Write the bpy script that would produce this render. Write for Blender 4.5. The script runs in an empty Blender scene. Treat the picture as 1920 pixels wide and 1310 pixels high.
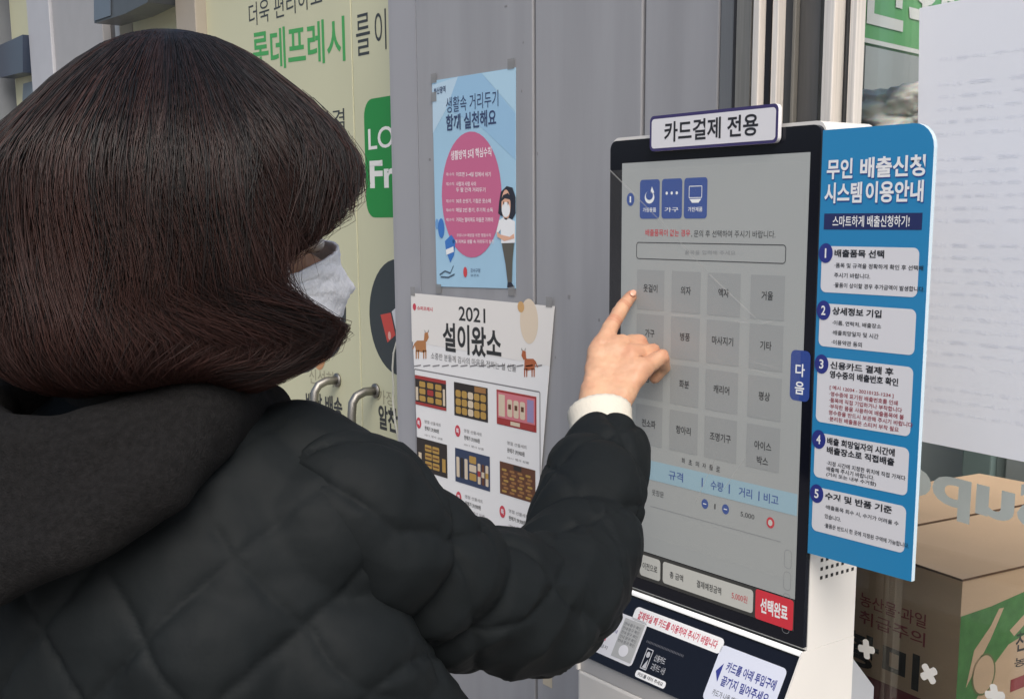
import bpy, bmesh, math, random
import numpy as np
from mathutils import Vector, Matrix, noise

# ------------------------------------------------------------------ camera, light, exposure
SC = bpy.context.scene
COL = SC.collection
cam_d = bpy.data.cameras.new('camera')
cam = bpy.data.objects.new('camera', cam_d); COL.objects.link(cam); SC.camera = cam
_y, _p, _r = math.radians(53.30), math.radians(9.763), math.radians(-0.307)
_f = Vector((-math.sin(_y)*math.cos(_p), math.cos(_y)*math.cos(_p), -math.sin(_p)))
_rt = Vector((math.cos(_y), math.sin(_y), 0)); _u = _rt.cross(_f)
_r2 = _rt*math.cos(_r)+_u*math.sin(_r); _u2 = _u*math.cos(_r)-_rt*math.sin(_r)
cam.matrix_world = Matrix(((_r2.x,_u2.x,-_f.x,0),(_r2.y,_u2.y,-_f.y,0),(_r2.z,_u2.z,-_f.z,1.5),(0,0,0,1)))
cam_d.sensor_width = 36; cam_d.lens = 36*2225.95/1920
cam_d.shift_x = (960-978.1)/1920; cam_d.shift_y = (793.5-655)/1920
cam_d.clip_start = .02; cam_d.clip_end = 500

SUN_EL, SUN_AZ = 46, 116         # azimuth clockwise from +Y (into the shop): light comes from the street
world = bpy.data.worlds.new('World'); SC.world = world; world.use_nodes = True
nt = world.node_tree; bg = nt.nodes['Background']
sky = nt.nodes.new('ShaderNodeTexSky'); sky.sky_type = 'NISHITA'; sky.sun_disc = False
sky.sun_elevation = math.radians(SUN_EL); sky.sun_rotation = math.radians(SUN_AZ)
sky.air_density = 1.0; sky.dust_density = 4.0; sky.ozone_density = .6
nt.links.new(sky.outputs[0], bg.inputs[0]); bg.inputs[1].default_value = .10
sun_d = bpy.data.lights.new('sun', 'SUN'); sun_d.energy = 1.7; sun_d.angle = math.radians(40); sun_d.color = (1, .965, .92)
sun = bpy.data.objects.new('sun', sun_d); COL.objects.link(sun)
_a, _e = math.radians(SUN_AZ), math.radians(SUN_EL)
sun.rotation_euler = (-Vector((math.sin(_a)*math.cos(_e), math.cos(_a)*math.cos(_e), math.sin(_e)))).to_track_quat('-Z', 'Y').to_euler()
SC.view_settings.view_transform = 'Standard'; SC.view_settings.look = 'None'
SC.view_settings.exposure = 0.56; SC.view_settings.gamma = 1
SC.cycles.max_bounces = 8; SC.cycles.transparent_max_bounces = 16

rng = np.random.default_rng(7); random.seed(7)

# ------------------------------------------------------------------ materials
def S(r, g, b):
    f = lambda v: (v/255/12.92 if v/255 <= .04045 else ((v/255+.055)/1.055)**2.4)
    return (f(r), f(g), f(b), 1)
def lin(r, g, b): return (r, g, b, 1)
MATS = {}
def mat(name, col, rough=.6, metal=0, var=.06, vscale=12, bump=0, bscale=200, emit=0, spec=.5, stretch=None, coat=0, sss=0, alpha=1):
    if name in MATS: return MATS[name]
    m = bpy.data.materials.new(name); m.use_nodes = True; n = m.node_tree; b = n.nodes['Principled BSDF']
    b.inputs['Base Color'].default_value = col; b.inputs['Roughness'].default_value = rough
    b.inputs['Metallic'].default_value = metal; b.inputs['Specular IOR Level'].default_value = spec
    b.inputs['Coat Weight'].default_value = coat; b.inputs['Alpha'].default_value = alpha
    if sss:
        b.inputs['Subsurface Weight'].default_value = sss; b.inputs['Subsurface Radius'].default_value = (1, .35, .2); b.inputs['Subsurface Scale'].default_value = .004
    tc = n.nodes.new('ShaderNodeTexCoord'); vec = tc.outputs['Object']
    if stretch:
        mp = n.nodes.new('ShaderNodeMapping'); mp.inputs['Scale'].default_value = stretch
        n.links.new(vec, mp.inputs[0]); vec = mp.outputs[0]
    if var:
        t = n.nodes.new('ShaderNodeTexNoise'); t.inputs['Scale'].default_value = vscale; t.inputs['Detail'].default_value = 5
        n.links.new(vec, t.inputs[0])
        mx = n.nodes.new('ShaderNodeMix'); mx.data_type = 'RGBA'
        mx.inputs[6].default_value = tuple(c*(1-var) for c in col[:3])+(1,)
        mx.inputs[7].default_value = tuple(min(1, c*(1+var)) for c in col[:3])+(1,)
        mr = n.nodes.new('ShaderNodeMapRange'); mr.inputs[1].default_value = .3; mr.inputs[2].default_value = .7
        n.links.new(t.outputs[0], mr.inputs[0]); n.links.new(mr.outputs[0], mx.inputs[0]); n.links.new(mx.outputs[2], b.inputs['Base Color'])
    if bump:
        t2 = n.nodes.new('ShaderNodeTexNoise'); t2.inputs['Scale'].default_value = bscale; t2.inputs['Detail'].default_value = 3
        n.links.new(vec, t2.inputs[0])
        bp = n.nodes.new('ShaderNodeBump'); bp.inputs['Strength'].default_value = bump; bp.inputs['Distance'].default_value = .002
        n.links.new(t2.outputs[0], bp.inputs['Height']); n.links.new(bp.outputs[0], b.inputs['Normal'])
    if emit:
        b.inputs['Emission Color'].default_value = col; b.inputs['Emission Strength'].default_value = emit
    MATS[name] = m; return m

def P(name, r, g, b, **k):       # a printed ink: sRGB as seen on the sheet
    k.setdefault('var', 0); k.setdefault('rough', .45)
    return mat('ink_'+name, S(r, g, b), **k)

# ------------------------------------------------------------------ object helpers
def props(o, label=None, cat=None, group=None, kind=None):
    if label: o['label'] = label
    if cat: o['category'] = cat
    if group: o['group'] = group
    if kind: o['kind'] = kind
    return o
def empty(name, loc, label, cat, group=None):
    o = bpy.data.objects.new(name, None); COL.objects.link(o); o.location = loc; o.empty_display_size = .1
    return props(o, label, cat, group)
def wloc(o):
    v = Vector((0, 0, 0))
    while o: v = v+Vector(o.location); o = o.parent
    return v
def link(name, me, parent=None, origin=None):
    o = bpy.data.objects.new(name, me); COL.objects.link(o)
    if parent is not None:
        o.parent = parent; me.transform(Matrix.Translation(-wloc(parent)))
    elif origin is not None:
        o.location = origin; me.transform(Matrix.Translation(-Vector(origin)))
    return o

_TXT = {}
def text_mesh(s, bold):
    key = (s, bold)
    if key in _TXT: return _TXT[key]
    c = bpy.data.curves.new('txt', 'FONT'); c.body = s; c.size = 1; c.offset = bold; c.resolution_u = 4
    c.space_line = 1.0
    o = bpy.data.objects.new('txt', c)
    m = bpy.data.meshes.new_from_object(o)
    v = np.array([q.co[:2] for q in m.vertices]) if len(m.vertices) else np.zeros((0, 2))
    f = [tuple(p.vertices) for p in m.polygons]
    bpy.data.objects.remove(o); bpy.data.curves.remove(c); bpy.data.meshes.remove(m)
    _TXT[key] = (v, f); return _TXT[key]

class MB:
    def __init__(s): s.v = []; s.f = []; s.m = []; s.mats = []; s.sm = []
    def mi(s, m):
        if m not in s.mats: s.mats.append(m)
        return s.mats.index(m)
    def add(s, vs, fs, m, smooth=False):
        k = len(s.v); s.v += [tuple(map(float, v)) for v in vs]; i = s.mi(m)
        for f in fs: s.f.append(tuple(k+q for q in f)); s.m.append(i); s.sm.append(smooth)
    def box(s, a, b, m, bev=0):
        x0, y0, z0 = a; x1, y1, z1 = b
        x0, x1 = sorted((x0, x1)); y0, y1 = sorted((y0, y1)); z0, z1 = sorted((z0, z1))
        bm = bmesh.new(); bmesh.ops.create_cube(bm, size=1)
        for v in bm.verts: v.co = ((x0+x1)/2+v.co.x*(x1-x0), (y0+y1)/2+v.co.y*(y1-y0), (z0+z1)/2+v.co.z*(z1-z0))
        if bev: bmesh.ops.bevel(bm, geom=bm.edges[:], offset=bev, segments=2, affect='EDGES', profile=.6)
        bm.verts.index_update(); s.add([v.co for v in bm.verts], [[v.index for v in f.verts] for f in bm.faces], m, False); bm.free()
    def prism(s, pts, y0, y1, m, mside=None):   # outline in x,z (counter-clockwise seen from -Y), extruded along Y
        n = len(pts)
        vs = [(x, y0, z) for x, z in pts]+[(x, y1, z) for x, z in pts]
        s.add(vs, [list(range(n)), list(range(2*n-1, n-1, -1))], m)
        s.add(vs, [[i, i+n, (i+1) % n+n, (i+1) % n] for i in range(n)], mside or m)
    def poly(s, pts3, m): s.add(pts3, [list(range(len(pts3)))], m)
    def tube(s, pts, r, m, n=10, caps=True):
        pts = [Vector(p) for p in pts]; rr = r if isinstance(r, (list, tuple)) else [r]*len(pts)
        vs = []; fs = []; ref = None
        for i, p in enumerate(pts):
            t = (pts[min(i+1, len(pts)-1)]-pts[max(i-1, 0)]).normalized()
            if ref is None: ref = t.orthogonal().normalized()
            ref = (ref-t*ref.dot(t)).normalized(); b = t.cross(ref)
            for k in range(n):
                a = 2*math.pi*k/n; vs.append(p+(ref*math.cos(a)+b*math.sin(a))*rr[i])
        for i in range(len(pts)-1):
            for k in range(n): fs.append((i*n+k, i*n+(k+1) % n, (i+1)*n+(k+1) % n, (i+1)*n+k))
        if caps: fs += [tuple(range(n))[::-1], tuple((len(pts)-1)*n+k for k in range(n))]
        s.add(vs, fs, m, True)
    def build(s, name, parent=None, origin=None, fn=None):
        me = bpy.data.meshes.new(name)
        v = s.v if fn is None else [fn(q) for q in s.v]
        me.from_pydata(v, [], s.f)
        for m in s.mats: me.materials.append(m)
        me.polygons.foreach_set('material_index', s.m); me.polygons.foreach_set('use_smooth', s.sm); me.update()
        return link(name, me, parent, origin)

def rrect(x0, z0, x1, z1, r, n=6, corners=(1, 1, 1, 1)):   # counter-clockwise from lower left
    x0, x1 = sorted((x0, x1)); z0, z1 = sorted((z0, z1)); out = []
    for k, (cx, cz) in enumerate(((x0+r, z0+r), (x1-r, z0+r), (x1-r, z1-r), (x0+r, z1-r))):
        if not corners[k]: out.append(((x0, x1, x1, x0)[k], (z0, z0, z1, z1)[k])); continue
        for i in range(n+1):
            a = math.pi*(1+k/2)+math.pi/2*i/n; out.append((cx+r*math.cos(a), cz+r*math.sin(a)))
    return out
def ell(cx, cz, a, b, n=40): return [(cx+a*math.cos(2*math.pi*i/n), cz+b*math.sin(2*math.pi*i/n)) for i in range(n)]

class Flat(MB):
    """a printed sheet standing in the plane Y = y, print layers 0.25 mm in front of one another"""
    def __init__(s, y, step=.00025): super().__init__(); s.y = y; s.step = step
    def Y(s, l): return s.y-s.step*l
    def shape(s, pts, m, l=1): s.add([(x, s.Y(l), z) for x, z in pts], [list(range(len(pts)))], m)
    def rect(s, a, b, m, l=1, r=0):
        pts = rrect(a[0], a[1], b[0], b[1], r) if r else [(min(a[0], b[0]), min(a[1], b[1])), (max(a[0], b[0]), min(a[1], b[1])), (max(a[0], b[0]), max(a[1], b[1])), (min(a[0], b[0]), max(a[1], b[1]))]
        s.shape(pts, m, l)
    def frame(s, a, b, w, m, l=1, r=.003):
        o = rrect(a[0], a[1], b[0], b[1], r); x0, x1 = sorted((a[0], b[0])); z0, z1 = sorted((a[1], b[1]))
        i = rrect(x0+w, z0+w, x1-w, z1-w, max(r-w, .0005)); n = len(o)
        s.add([(x, s.Y(l), z) for x, z in o+i], [[k, (k+1) % n, (k+1) % n+n, k+n] for k in range(n)], m)
    def text(s, st, a, b, h, m, l=2, bold=0, mirror=False, fit=True):
        """fills the span from a to b (left and right middle of the line) at height h"""
        v, f = text_mesh(st, bold)
        if not len(v): return
        lo, hi = v.min(0), v.max(0); d = hi-lo
        zc = lambda t: a[1]+(b[1]-a[1])*t
        out = []
        for x, y in v:
            t = (x-lo[0])/d[0]; t = 1-t if mirror else t
            out.append((a[0]+(b[0]-a[0])*t, s.Y(l), zc(t)+((y-lo[1])/d[1]-.5)*h))
        s.add(out, f, m)
    def sheet(s, pts, m, t=.0006, mside=None):
        s.prism(pts, s.y, s.y+t, m, mside)

def np_mesh(name, v, f, mats, parent=None, smooth=True, attrs=None, origin=None, mi=None):
    me = bpy.data.meshes.new(name); v = np.asarray(v, np.float32); f = np.asarray(f, np.int32)
    me.vertices.add(len(v)); me.vertices.foreach_set('co', v.ravel())
    k = f.shape[1]; me.loops.add(f.size); me.loops.foreach_set('vertex_index', f.ravel())
    me.polygons.add(len(f)); me.polygons.foreach_set('loop_start', np.arange(0, f.size, k, dtype=np.int32))
    me.polygons.foreach_set('use_smooth', np.full(len(f), smooth))
    for m in mats: me.materials.append(m)
    if mi is not None: me.polygons.foreach_set('material_index', np.asarray(mi, np.int32))
    if attrs is not None:
        at = me.attributes.new('tone', 'FLOAT', 'POINT'); at.data.foreach_set('value', np.asarray(attrs, np.float32))
    me.update(calc_edges=True); me.validate()
    return link(name, me, parent, origin)

# homography: image pixels -> metres on the wall plane and on the kiosk plane
def pixel_map(h): return lambda u, v: ((h[0][0]*u+h[0][1]*v+h[0][2])/(h[2][0]*u+h[2][1]*v+h[2][2]), 1.5+(h[1][0]*u+h[1][1]*v+h[1][2])/(h[2][0]*u+h[2][1]*v+h[2][2]))

# ------------------------------------------------------------------ ground
GZ = 0.0
g = MB(); g.poly([(-60, -60, GZ), (60, -60, GZ), (60, 60, GZ), (-60, 60, GZ)], mat('pavement', lin(.22, .215, .21), .85, vscale=3, var=.15, bump=.4, bscale=60))
props(g.build('pavement'), kind='structure')

# ------------------------------------------------------------------ grey panelled wall
M_wall = mat('grey_paint', S(149, 150, 154), .48, var=.085, vscale=4, stretch=(5, 5, .5), bump=.08, bscale=90)
M_gap = mat('dark_gap', lin(.03, .03, .032), .7)
M_strip = mat('grey_strip', S(156, 157, 162), .5, var=.03, vscale=5)
WY = 1.15
wall = empty('panelled_wall', (-1.5, WY+.06, 0), 'grey painted metal wall of tall upright panels behind the two posters', 'wall')
xs = [-1.939, -1.850, -1.506, -1.258, -1.113]
b = MB(); b.box((-1.935, WY+.012, .02), (-1.115, WY+.11, 2.15), M_gap); b.build('backing', wall)
for i in range(4):
    b = MB(); gap = .0035
    x0, x1 = xs[i]+(0 if i == 0 else gap), xs[i+1]-gap
    b.box((x0, WY+(.004 if i == 0 else 0), .02), (x1, WY+.011, 2.15), M_strip if i == 0 else M_wall, .002)
    if i == 0: b.box((x0-.012, WY+.006, .02), (x0-.001, WY+.2, 2.15), M_strip, .002)
    b.build('wall_panel', wall)
# small smears and screw caps on the panels
M_scuff = mat('scuff', S(128, 128, 130), .7)
b = MB()
for _ in range(26):
    x = random.uniform(-1.84, -1.12); z = random.uniform(.9, 1.95)
    b.box((x, WY-.0004, z), (x+random.uniform(.002, .007), WY+.0006, z+random.uniform(.002, .006)), M_scuff)
b.build('scuff_marks', wall)
b = MB(); M_scr2 = mat('pale_scratch', S(172, 173, 176), .6)
for _ in range(16):
    x = random.choice([random.uniform(-1.48, -1.28), random.uniform(-1.84, -1.52), random.uniform(-1.25, -1.13)]); z = random.uniform(.95, 1.9); h = random.uniform(.03, .22); t_ = random.uniform(-.004, .004)
    b.add([(x, WY+.0034, z), (x+.0012, WY+.0034, z), (x+.0012+t_, WY+.0034, z+h), (x+t_, WY+.0034, z+h)], [(0, 1, 2, 3)], M_scr2)
b.build('scratches', wall)

# ------------------------------------------------------------------ stainless door frame right of the wall
M_st = mat('stainless', lin(.80, .75, .69), .38, .35, var=.12, vscale=6, stretch=(60, 60, 1.2))
M_al = mat('grey_aluminium', S(120, 122, 124), .45, .3, var=.05, stretch=(20, 20, 1))
M_rub = mat('rubber', lin(.025, .024, .026), .6)
M_dull = mat('dim_face_steel', S(150, 147, 140), .5, .5, var=.1, stretch=(30, 30, 1))
M_al2 = mat('shaded_face_metal', S(98, 98, 98), .4, .4, var=.08, stretch=(20, 20, 1))  # bright and dark faces of the frame: light put into separate material colours
fx = lambda u, y: pixel_map([(0.00030912501, 6.8585911e-05, -1.2654667), (-2.7281013e-06, -0.00050914395, 0.211665), (0.0003599457, -4.7456468e-05, 0.27456392)])(u, 100)[0]*y/1.15      # frame edges in image pixels, mapped to the wall plane, moved to depth y
dfr = empty('door_frame', (-1.0, WY+.05, 0), 'stainless steel upright door frame profiles with dark rubber gaps above the kiosk', 'door frame')
b = MB(); b.box((-1.112, 1.172, .02), (-.962, 1.19, 2.15), M_al); b.build('backing', dfr)
for nm, u0, u1, yf, dp, m in (('frame_post', 1350, 1374, 1.150, .02, M_al), ('rubber_seal', 1374, 1379, 1.145, .02, M_rub), ('frame_post', 1379, 1407, 1.140, .03, M_dull), ('frame_post', 1410, 1422, 1.110, .012, M_st), ('rubber_seal', 1426, 1444, 1.140, .03, M_rub),
                          ('frame_post', 1446, 1457, 1.118, .014, M_st), ('frame_panel', 1462, 1536, 1.150, .02, M_al2), ('frame_post', 1542, 1562, 1.124, .02, M_st),
                          ('rubber_seal', 1573, 1588, 1.146, .02, M_al2), ('frame_post', 1591, 1604, 1.136, .016, M_st)):
    b = MB(); x0, x1 = fx(u0, yf), fx(u1, yf); b.box((x0, yf, .02), (x1, yf+dp, 2.15), m, .0015)
    if nm == 'frame_panel': b.box((fx(1484, 1.142), 1.142, .02), (fx(1490, 1.142), 1.1495, 2.15), M_dull, .001)
    b.build(nm, dfr)

# ------------------------------------------------------------------ shop window and what stands behind it
def glass_mat():
    m = bpy.data.materials.new('window_glass'); m.use_nodes = True; n = m.node_tree
    for q in list(n.nodes): n.nodes.remove(q)
    o = n.nodes.new('ShaderNodeOutputMaterial'); mx = n.nodes.new('ShaderNodeMixShader'); tr = n.nodes.new('ShaderNodeBsdfTransparent'); gl = n.nodes.new('ShaderNodeBsdfGlossy')
    tr.inputs[0].default_value = (.93, .95, .94, 1); gl.inputs['Roughness'].default_value = .01
    fr = n.nodes.new('ShaderNodeFresnel'); fr.inputs[0].default_value = 1.45
    n.links.new(fr.outputs[0], mx.inputs[0]); n.links.new(tr.outputs[0], mx.inputs[1]); n.links.new(gl.outputs[0], mx.inputs[2]); n.links.new(mx.outputs[0], o.inputs[0])
    return m
GY = 1.2
win = empty('shop_window', (-.4, GY, 0), 'clear shop window with grey reversed lettering and white cross stickers in front of the box', 'window')
b = MB(); b.box((-.945, GY, .3), (.6, GY+.006, 2.15), glass_mat()); b.build('glass_pane', win)
b = MB(); b.box((-.89, GY-.03, .02), (.6, GY+.04, .299), M_al, .003); b.build('lower_rail', win)
fl = Flat(GY-.0006); M_dec = mat('grey_decal', S(176, 184, 182), .5)
fl.text('Super', (-0.9026, 1.1958), (-0.6468, 1.1784), 0.0659, M_dec, 0, bold=.03, mirror=True)
fl.build('lettering', win)
M_wst = mat('white_sticker', S(225, 225, 222), .5)
for cx, cz, a0 in ((*(-0.8847, 0.9639), 8), (*(-0.7939, 0.9599), 38), (*(-0.7071, 0.9616), 15)):
    fl = Flat(GY-.0006); R, w = .0128, .0046
    pts = []
    for k in range(4):
        a = math.radians(a0+90*k); d = Vector((math.cos(a), math.sin(a))); p = Vector((-d.y, d.x))
        for q in (d*w-p*w, d*R*.85-p*w, d*R-p*w*.4, d*R+p*w*.4, d*R*.85+p*w): pts.append((cx+q.x, cz+q.y))
    fl.shape(pts, M_wst, 0); fl.build('cross_sticker', win)

M_back = mat('shop_back', S(196, 202, 204), .7, var=.06, vscale=2)
iw = MB(); iw.box((-3.2, 2.6, 0), (2.5, 2.7, 2.15), M_back)
props(iw.build('interior_wall', origin=(-.4, 2.6, 0)), 'pale blue grey rear wall of the shop seen through the window', 'wall')
dd = empty('dark_cabinet', (-1.3, 2.45, 0), 'dark glass fronted cabinet with green frame far behind the cardboard box', 'cabinet')
b = MB(); x0, z1 = (-1.4586, 2.4000, 0.9961)[0], 1.33
b.box((x0, 2.42, .0), (x0+.9, 2.58, z1), mat('dark_green', S(120, 132, 132), .4)); b.build('carcass', dd)
b = MB(); b.box((x0+.03, 2.408, .1), (x0+.86, 2.418, z1-.04), mat('dark_glass', S(140, 146, 148), .1)); b.build('glass_front', dd)
b = MB(); b.box((x0-.075, 2.40, 0), (x0-.002, 2.58, 1.5), mat('green_post', S(110, 128, 128), .4), .004); b.build('frame', dd)
b = MB()
for k in range(4): b.box((x0+.16+.12*k, 2.402, z1-.15), (x0+.22+.12*k, 2.407, z1-.10), mat('red_pack', S(120, 50, 50), .5))
b.build('red_tag', dd)

# cardboard box
M_card = mat('cardboard', S(238, 200, 164), .8, var=.05, vscale=8, stretch=(1, 1, 5), bump=.15, bscale=120)
M_cardin = mat('cardboard_edge', S(120, 88, 66), .9)
bx = empty('cardboard_box', (-.852, 1.35, 0), 'brown cardboard produce box with green print standing behind the shop window', 'box')
bc = Vector((-.8513, 1.35, 1.5-.4678)); dl = Vector((-.993, .115, 0)); dr = Vector((.115, .993, 0)); BL, BW, BH = .42, .55, .40
def bp(a, b_, z, off=0, face='l'):   # a along the left edge, b along the right edge, z down from the top
    n = Vector((-.115, -.993, 0)) if face == 'l' else Vector((.993, -.115, 0))
    return bc+dl*a+dr*b_+Vector((0, 0, -z))+n*off
m = MB()
V8 = [bp(0, 0, 0), bp(BL, 0, 0), bp(BL, BW, 0), bp(0, BW, 0), bp(0, 0, BH), bp(BL, 0, BH), bp(BL, BW, BH), bp(0, BW, BH)]
m.add(V8, [(0, 1, 5, 4), (1, 2, 6, 5), (2, 3, 7, 6), (3, 0, 4, 7), (7, 6, 5, 4)], M_card)
m.build('carton', bx)
def flap(pts, nm, up=.003):
    q = MB(); n = len(pts); lo = [p+Vector((0, 0, .0005)) for p in pts]; hi = [p+Vector((0, 0, .0005+up)) for p in pts]
    q.add(lo+hi, [list(range(n, 2*n)), list(range(n))[::-1]], M_card); q.add(lo+hi, [[i, (i+1) % n, (i+1) % n+n, i+n] for i in range(n)], M_cardin)
    q.build(nm, bx)
flap([bp(-.002, -.003, 0), bp(-.002, BW+.002, 0), bp(BL*.49, BW+.002, -.004), bp(BL*.49, -.003, -.004)], 'flap')
flap([bp(BL+.002, -.003, 0), bp(BL*.505, -.003, -.005), bp(BL*.505, BW+.002, -.005), bp(BL+.002, BW+.002, 0)], 'flap')
# print on the two faces (0.5 mm proud)
def face_print(face, items, nm):
    q = MB()
    for kind, dat, mm, lay in items:
        if kind == 'poly': q.poly([bp(u if face == 'l' else 0, 0 if face == 'l' else u, z, .0005+.0003*lay, face) for u, z in dat], mm)
        else:
            st, u0, u1, z, h, bold = dat; v, f = text_mesh(st, bold); lo, hi = v.min(0), v.max(0); d = hi-lo
            pts = []
            for x, y in v:
                u = u0+(u1-u0)*(x-lo[0])/d[0]; zz = z-((y-lo[1])/d[1]-.5)*h
                pts.append(bp(u if face == 'l' else 0, 0 if face == 'l' else u, zz, .0005+.0003*lay, face))
            q.add(pts, f, mm)
    q.build(nm, bx)
I_gr = mat('box_green', S(96, 150, 84), .7, var=.15, vscale=60); I_red = mat('box_red', S(178, 72, 72), .7); I_bk = mat('box_black', S(58, 52, 50), .7); I_rd2 = mat('box_crimson', S(150, 52, 62), .7)
face_print('l', [('text', ('농산물·과일', .175, .055, .072, .020, .01), I_red, 0), ('text', ('취급주의', .175, .055, .098, .020, .01), I_red, 0),
                 ('text', ('황미', .215, .062, .148, .052, .03), I_bk, 0),
                 ('poly', [(.26, .182), (.0, .182), (.0, .26), (.26, .26)], I_rd2, 0),
                 ('poly', [(.225+.016*math.cos(t*math.pi/8), .062+.009*math.sin(t*math.pi/8)) for t in range(16)], I_bk, 0)], 'print')
face_print('r', [('poly', [(0, .048), (.06, .044), (.16, .030), (.30, .01), (.42, .0), (.42, .05), (.30, .07), (.16, .09), (.10, .105), (.07, .13), (.045, .165), (.02, .2), (0, .215)], I_gr, 0),
                 ('poly', [(.03, .10), (.06, .072), (.075, .05), (.085, .05), (.062, .09), (.04, .12), (.018, .15)], M_card, 1),
                 ('poly', [(.10, .085), (.14, .06), (.20, .035), (.21, .035), (.15, .07), (.11, .095)], M_card, 1),
                 ('text', ('친환경', .115, .19, .105, .03, .015), I_bk, 0), ('text', ('농산물', .115, .19, .135, .014, .01), I_bk, 0),
                 ('poly', [(.11, .158), (.22, .150), (.22, .168), (.11, .176)], I_red, 0),
                 ('poly', [(.052+.024*math.cos(t*math.pi/10), .138+.03*math.sin(t*math.pi/10)) for t in range(20)], P('box_ring', 120, 130, 80), 1),
                 ('poly', [(.052+.021*math.cos(t*math.pi/10), .138+.027*math.sin(t*math.pi/10)) for t in range(20)], M_card, 2)], 'print')
b = MB(); b.box((-1.55, 1.28, .02), (-.55, 2.1, 1.5-.4678-BH-.004), mat('counter', S(150, 140, 130), .6), .004)
props(b.build('display_counter', origin=(-1.05, 1.7, 0)), 'low plain display counter inside the shop carrying the cardboard box', 'counter')

# plastic bag on a shelf
rk = empty('shelf_rack', (-1.45, 1.65, 0), 'grey metal shelf rack inside the shop holding the crumpled plastic bag', 'rack')
BS = (-1.1466, 1.5500, 1.6154)
for yy in (1.5, 1.85):
    b = MB(); b.box((-1.47, yy, 0), (-1.445, yy+.025, 2.0), M_al); b.build('post', rk)
    b = MB(); b.box((-1.444, yy+.006, BS[2]-.05), (BS[0]+.10, yy+.018, BS[2]-.021), M_al); b.build('bracket', rk)
b = MB(); b.box((-1.444, 1.46, BS[2]-.02), (BS[0]+.16, 1.89, BS[2]), M_al, .003); b.build('shelf', rk)
def bagm():
    m = mat('film_plastic', S(244, 242, 236), .3, var=.05, vscale=30, sss=.5); return m
bm = bmesh.new(); bmesh.ops.create_icosphere(bm, subdivisions=5, radius=1)
for v in bm.verts:
    p = v.co.copy(); n1 = noise.noise(p*2.1+Vector((3, 1, 7))); n2 = abs(noise.noise(p*5.5)); n3 = abs(noise.noise(p*13))
    s_ = 1+.35*n1-.22*n2-.08*n3
    v.co = Vector((p.x*.15*s_, p.y*.10*s_, max(p.z, -.35)*.062*s_))
lo = min(v.co.z for v in bm.verts)
for v in bm.verts: v.co += Vector((BS[0]+.01, 1.62, BS[2]-lo+.0005))
me = bpy.data.meshes.new('plastic_bag'); bm.to_mesh(me); bm.free(); me.materials.append(bagm())
for p_ in me.polygons: p_.use_smooth = True
props(link('plastic_bag', me, origin=(BS[0], 1.62, BS[2])), 'crumpled pale plastic bag on the shelf under the green sign', 'bag')

# green sign hanging inside
gs = empty('hanging_sign', (-1.0349, 1.4000, 1.7595), 'green sign with white lettering hanging inside the shop window', 'sign')
p0 = Vector((-1.0541, 1.3600, 1.7316)); dirn = Vector((-.18, .984, 0))
q = MB(); L_, H_ = .75, .36
c4 = [p0-dirn*.06, p0+dirn*L_, p0+dirn*L_+Vector((0, 0, H_)), p0-dirn*.06+Vector((0, 0, H_))]
nn = Vector((.984, .18, 0))
q.add([c+nn*0 for c in c4]+[c-nn*.012 for c in c4], [(0, 1, 2, 3), (7, 6, 5, 4), (0, 4, 5, 1), (1, 5, 6, 2), (2, 6, 7, 3), (3, 7, 4, 0)], mat('sign_green', S(104, 172, 112), .4))
q.build('board', gs)
q = MB(); e0, e1 = p0-dirn*.06, p0+dirn*L_
q.add([e0+nn*.001, e1+nn*.001, e1+nn*.001+Vector((0, 0, .006)), e0+nn*.001+Vector((0, 0, .006))], [(0, 1, 2, 3)], M_wst); q.build('edge_trim', gs)
q = MB(); v, f = text_mesh('신화', .02); lo_, hi_ = v.min(0), v.max(0)
q.add([p0+nn*.0015+dirn*(-.02+.30*(x-lo_[0])/(hi_[0]-lo_[0]))+Vector((0, 0, .022+.13*(y-lo_[1])/(hi_[1]-lo_[1]))) for x, y in v], f, M_wst); q.build('lettering', gs)
q = MB()
for t in (-.03, .6):
    q.tube([p0+dirn*t+Vector((0, 0, H_)), p0+dirn*t+Vector((0, 0, 2.15-p0.z))], .002, M_al)
q.build('hanging_wire', gs)

# white paper taped to the outside of the window
M_pap = mat('white_paper', S(241, 244, 251), .6, var=.02, vscale=6, bump=.05, bscale=20)
_n = M_pap.node_tree; _tr = _n.nodes.new('ShaderNodeBsdfTranslucent'); _tr.inputs[0].default_value = S(226, 229, 238); _mx = _n.nodes.new('ShaderNodeMixShader'); _mx.inputs[0].default_value = .15
_o = [q for q in _n.nodes if q.type == 'OUTPUT_MATERIAL'][0]; _n.links.new(_n.nodes['Principled BSDF'].outputs[0], _mx.inputs[1]); _n.links.new(_tr.outputs[0], _mx.inputs[2]); _n.links.new(_mx.outputs[0], _o.inputs[0])
pp = empty('paper_notice', (-.7, 1.19, 1.2), 'large white sheet of paper with faint lines taped to the shop window', 'notice')
fl = Flat(1.188); A_, B_ = (-0.8449, 1.7297), (-0.8242, 1.2421)
fl.sheet([(B_[0]+.001, B_[1]), (B_[0]+.44, B_[1]-.012), (A_[0]+.45, A_[1]+.012), (A_[0], A_[1])], M_pap); fl.build('sheet', pp)
fl = Flat(1.188); M_ft = P('faint', 233, 236, 245)
zz = A_[1]-.045
while zz > B_[1]+.03:
    x = A_[0]+.03
    if random.random() < .85:
        fl.text(random.choice(['안내 드립니다 고객 여러분께', '배출 품목과 수거 일정', '문의 사항은 매장으로', '이용해 주셔서 감사합니다']), (x, zz), (x+random.uniform(.14, .36), zz), .0045, M_ft, 1)
    zz -= .0135
fl.build('faint_text', pp)
fl = Flat(1.1875); M_tape = mat('clear_tape', S(200, 204, 214), .2, alpha=.5)
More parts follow.
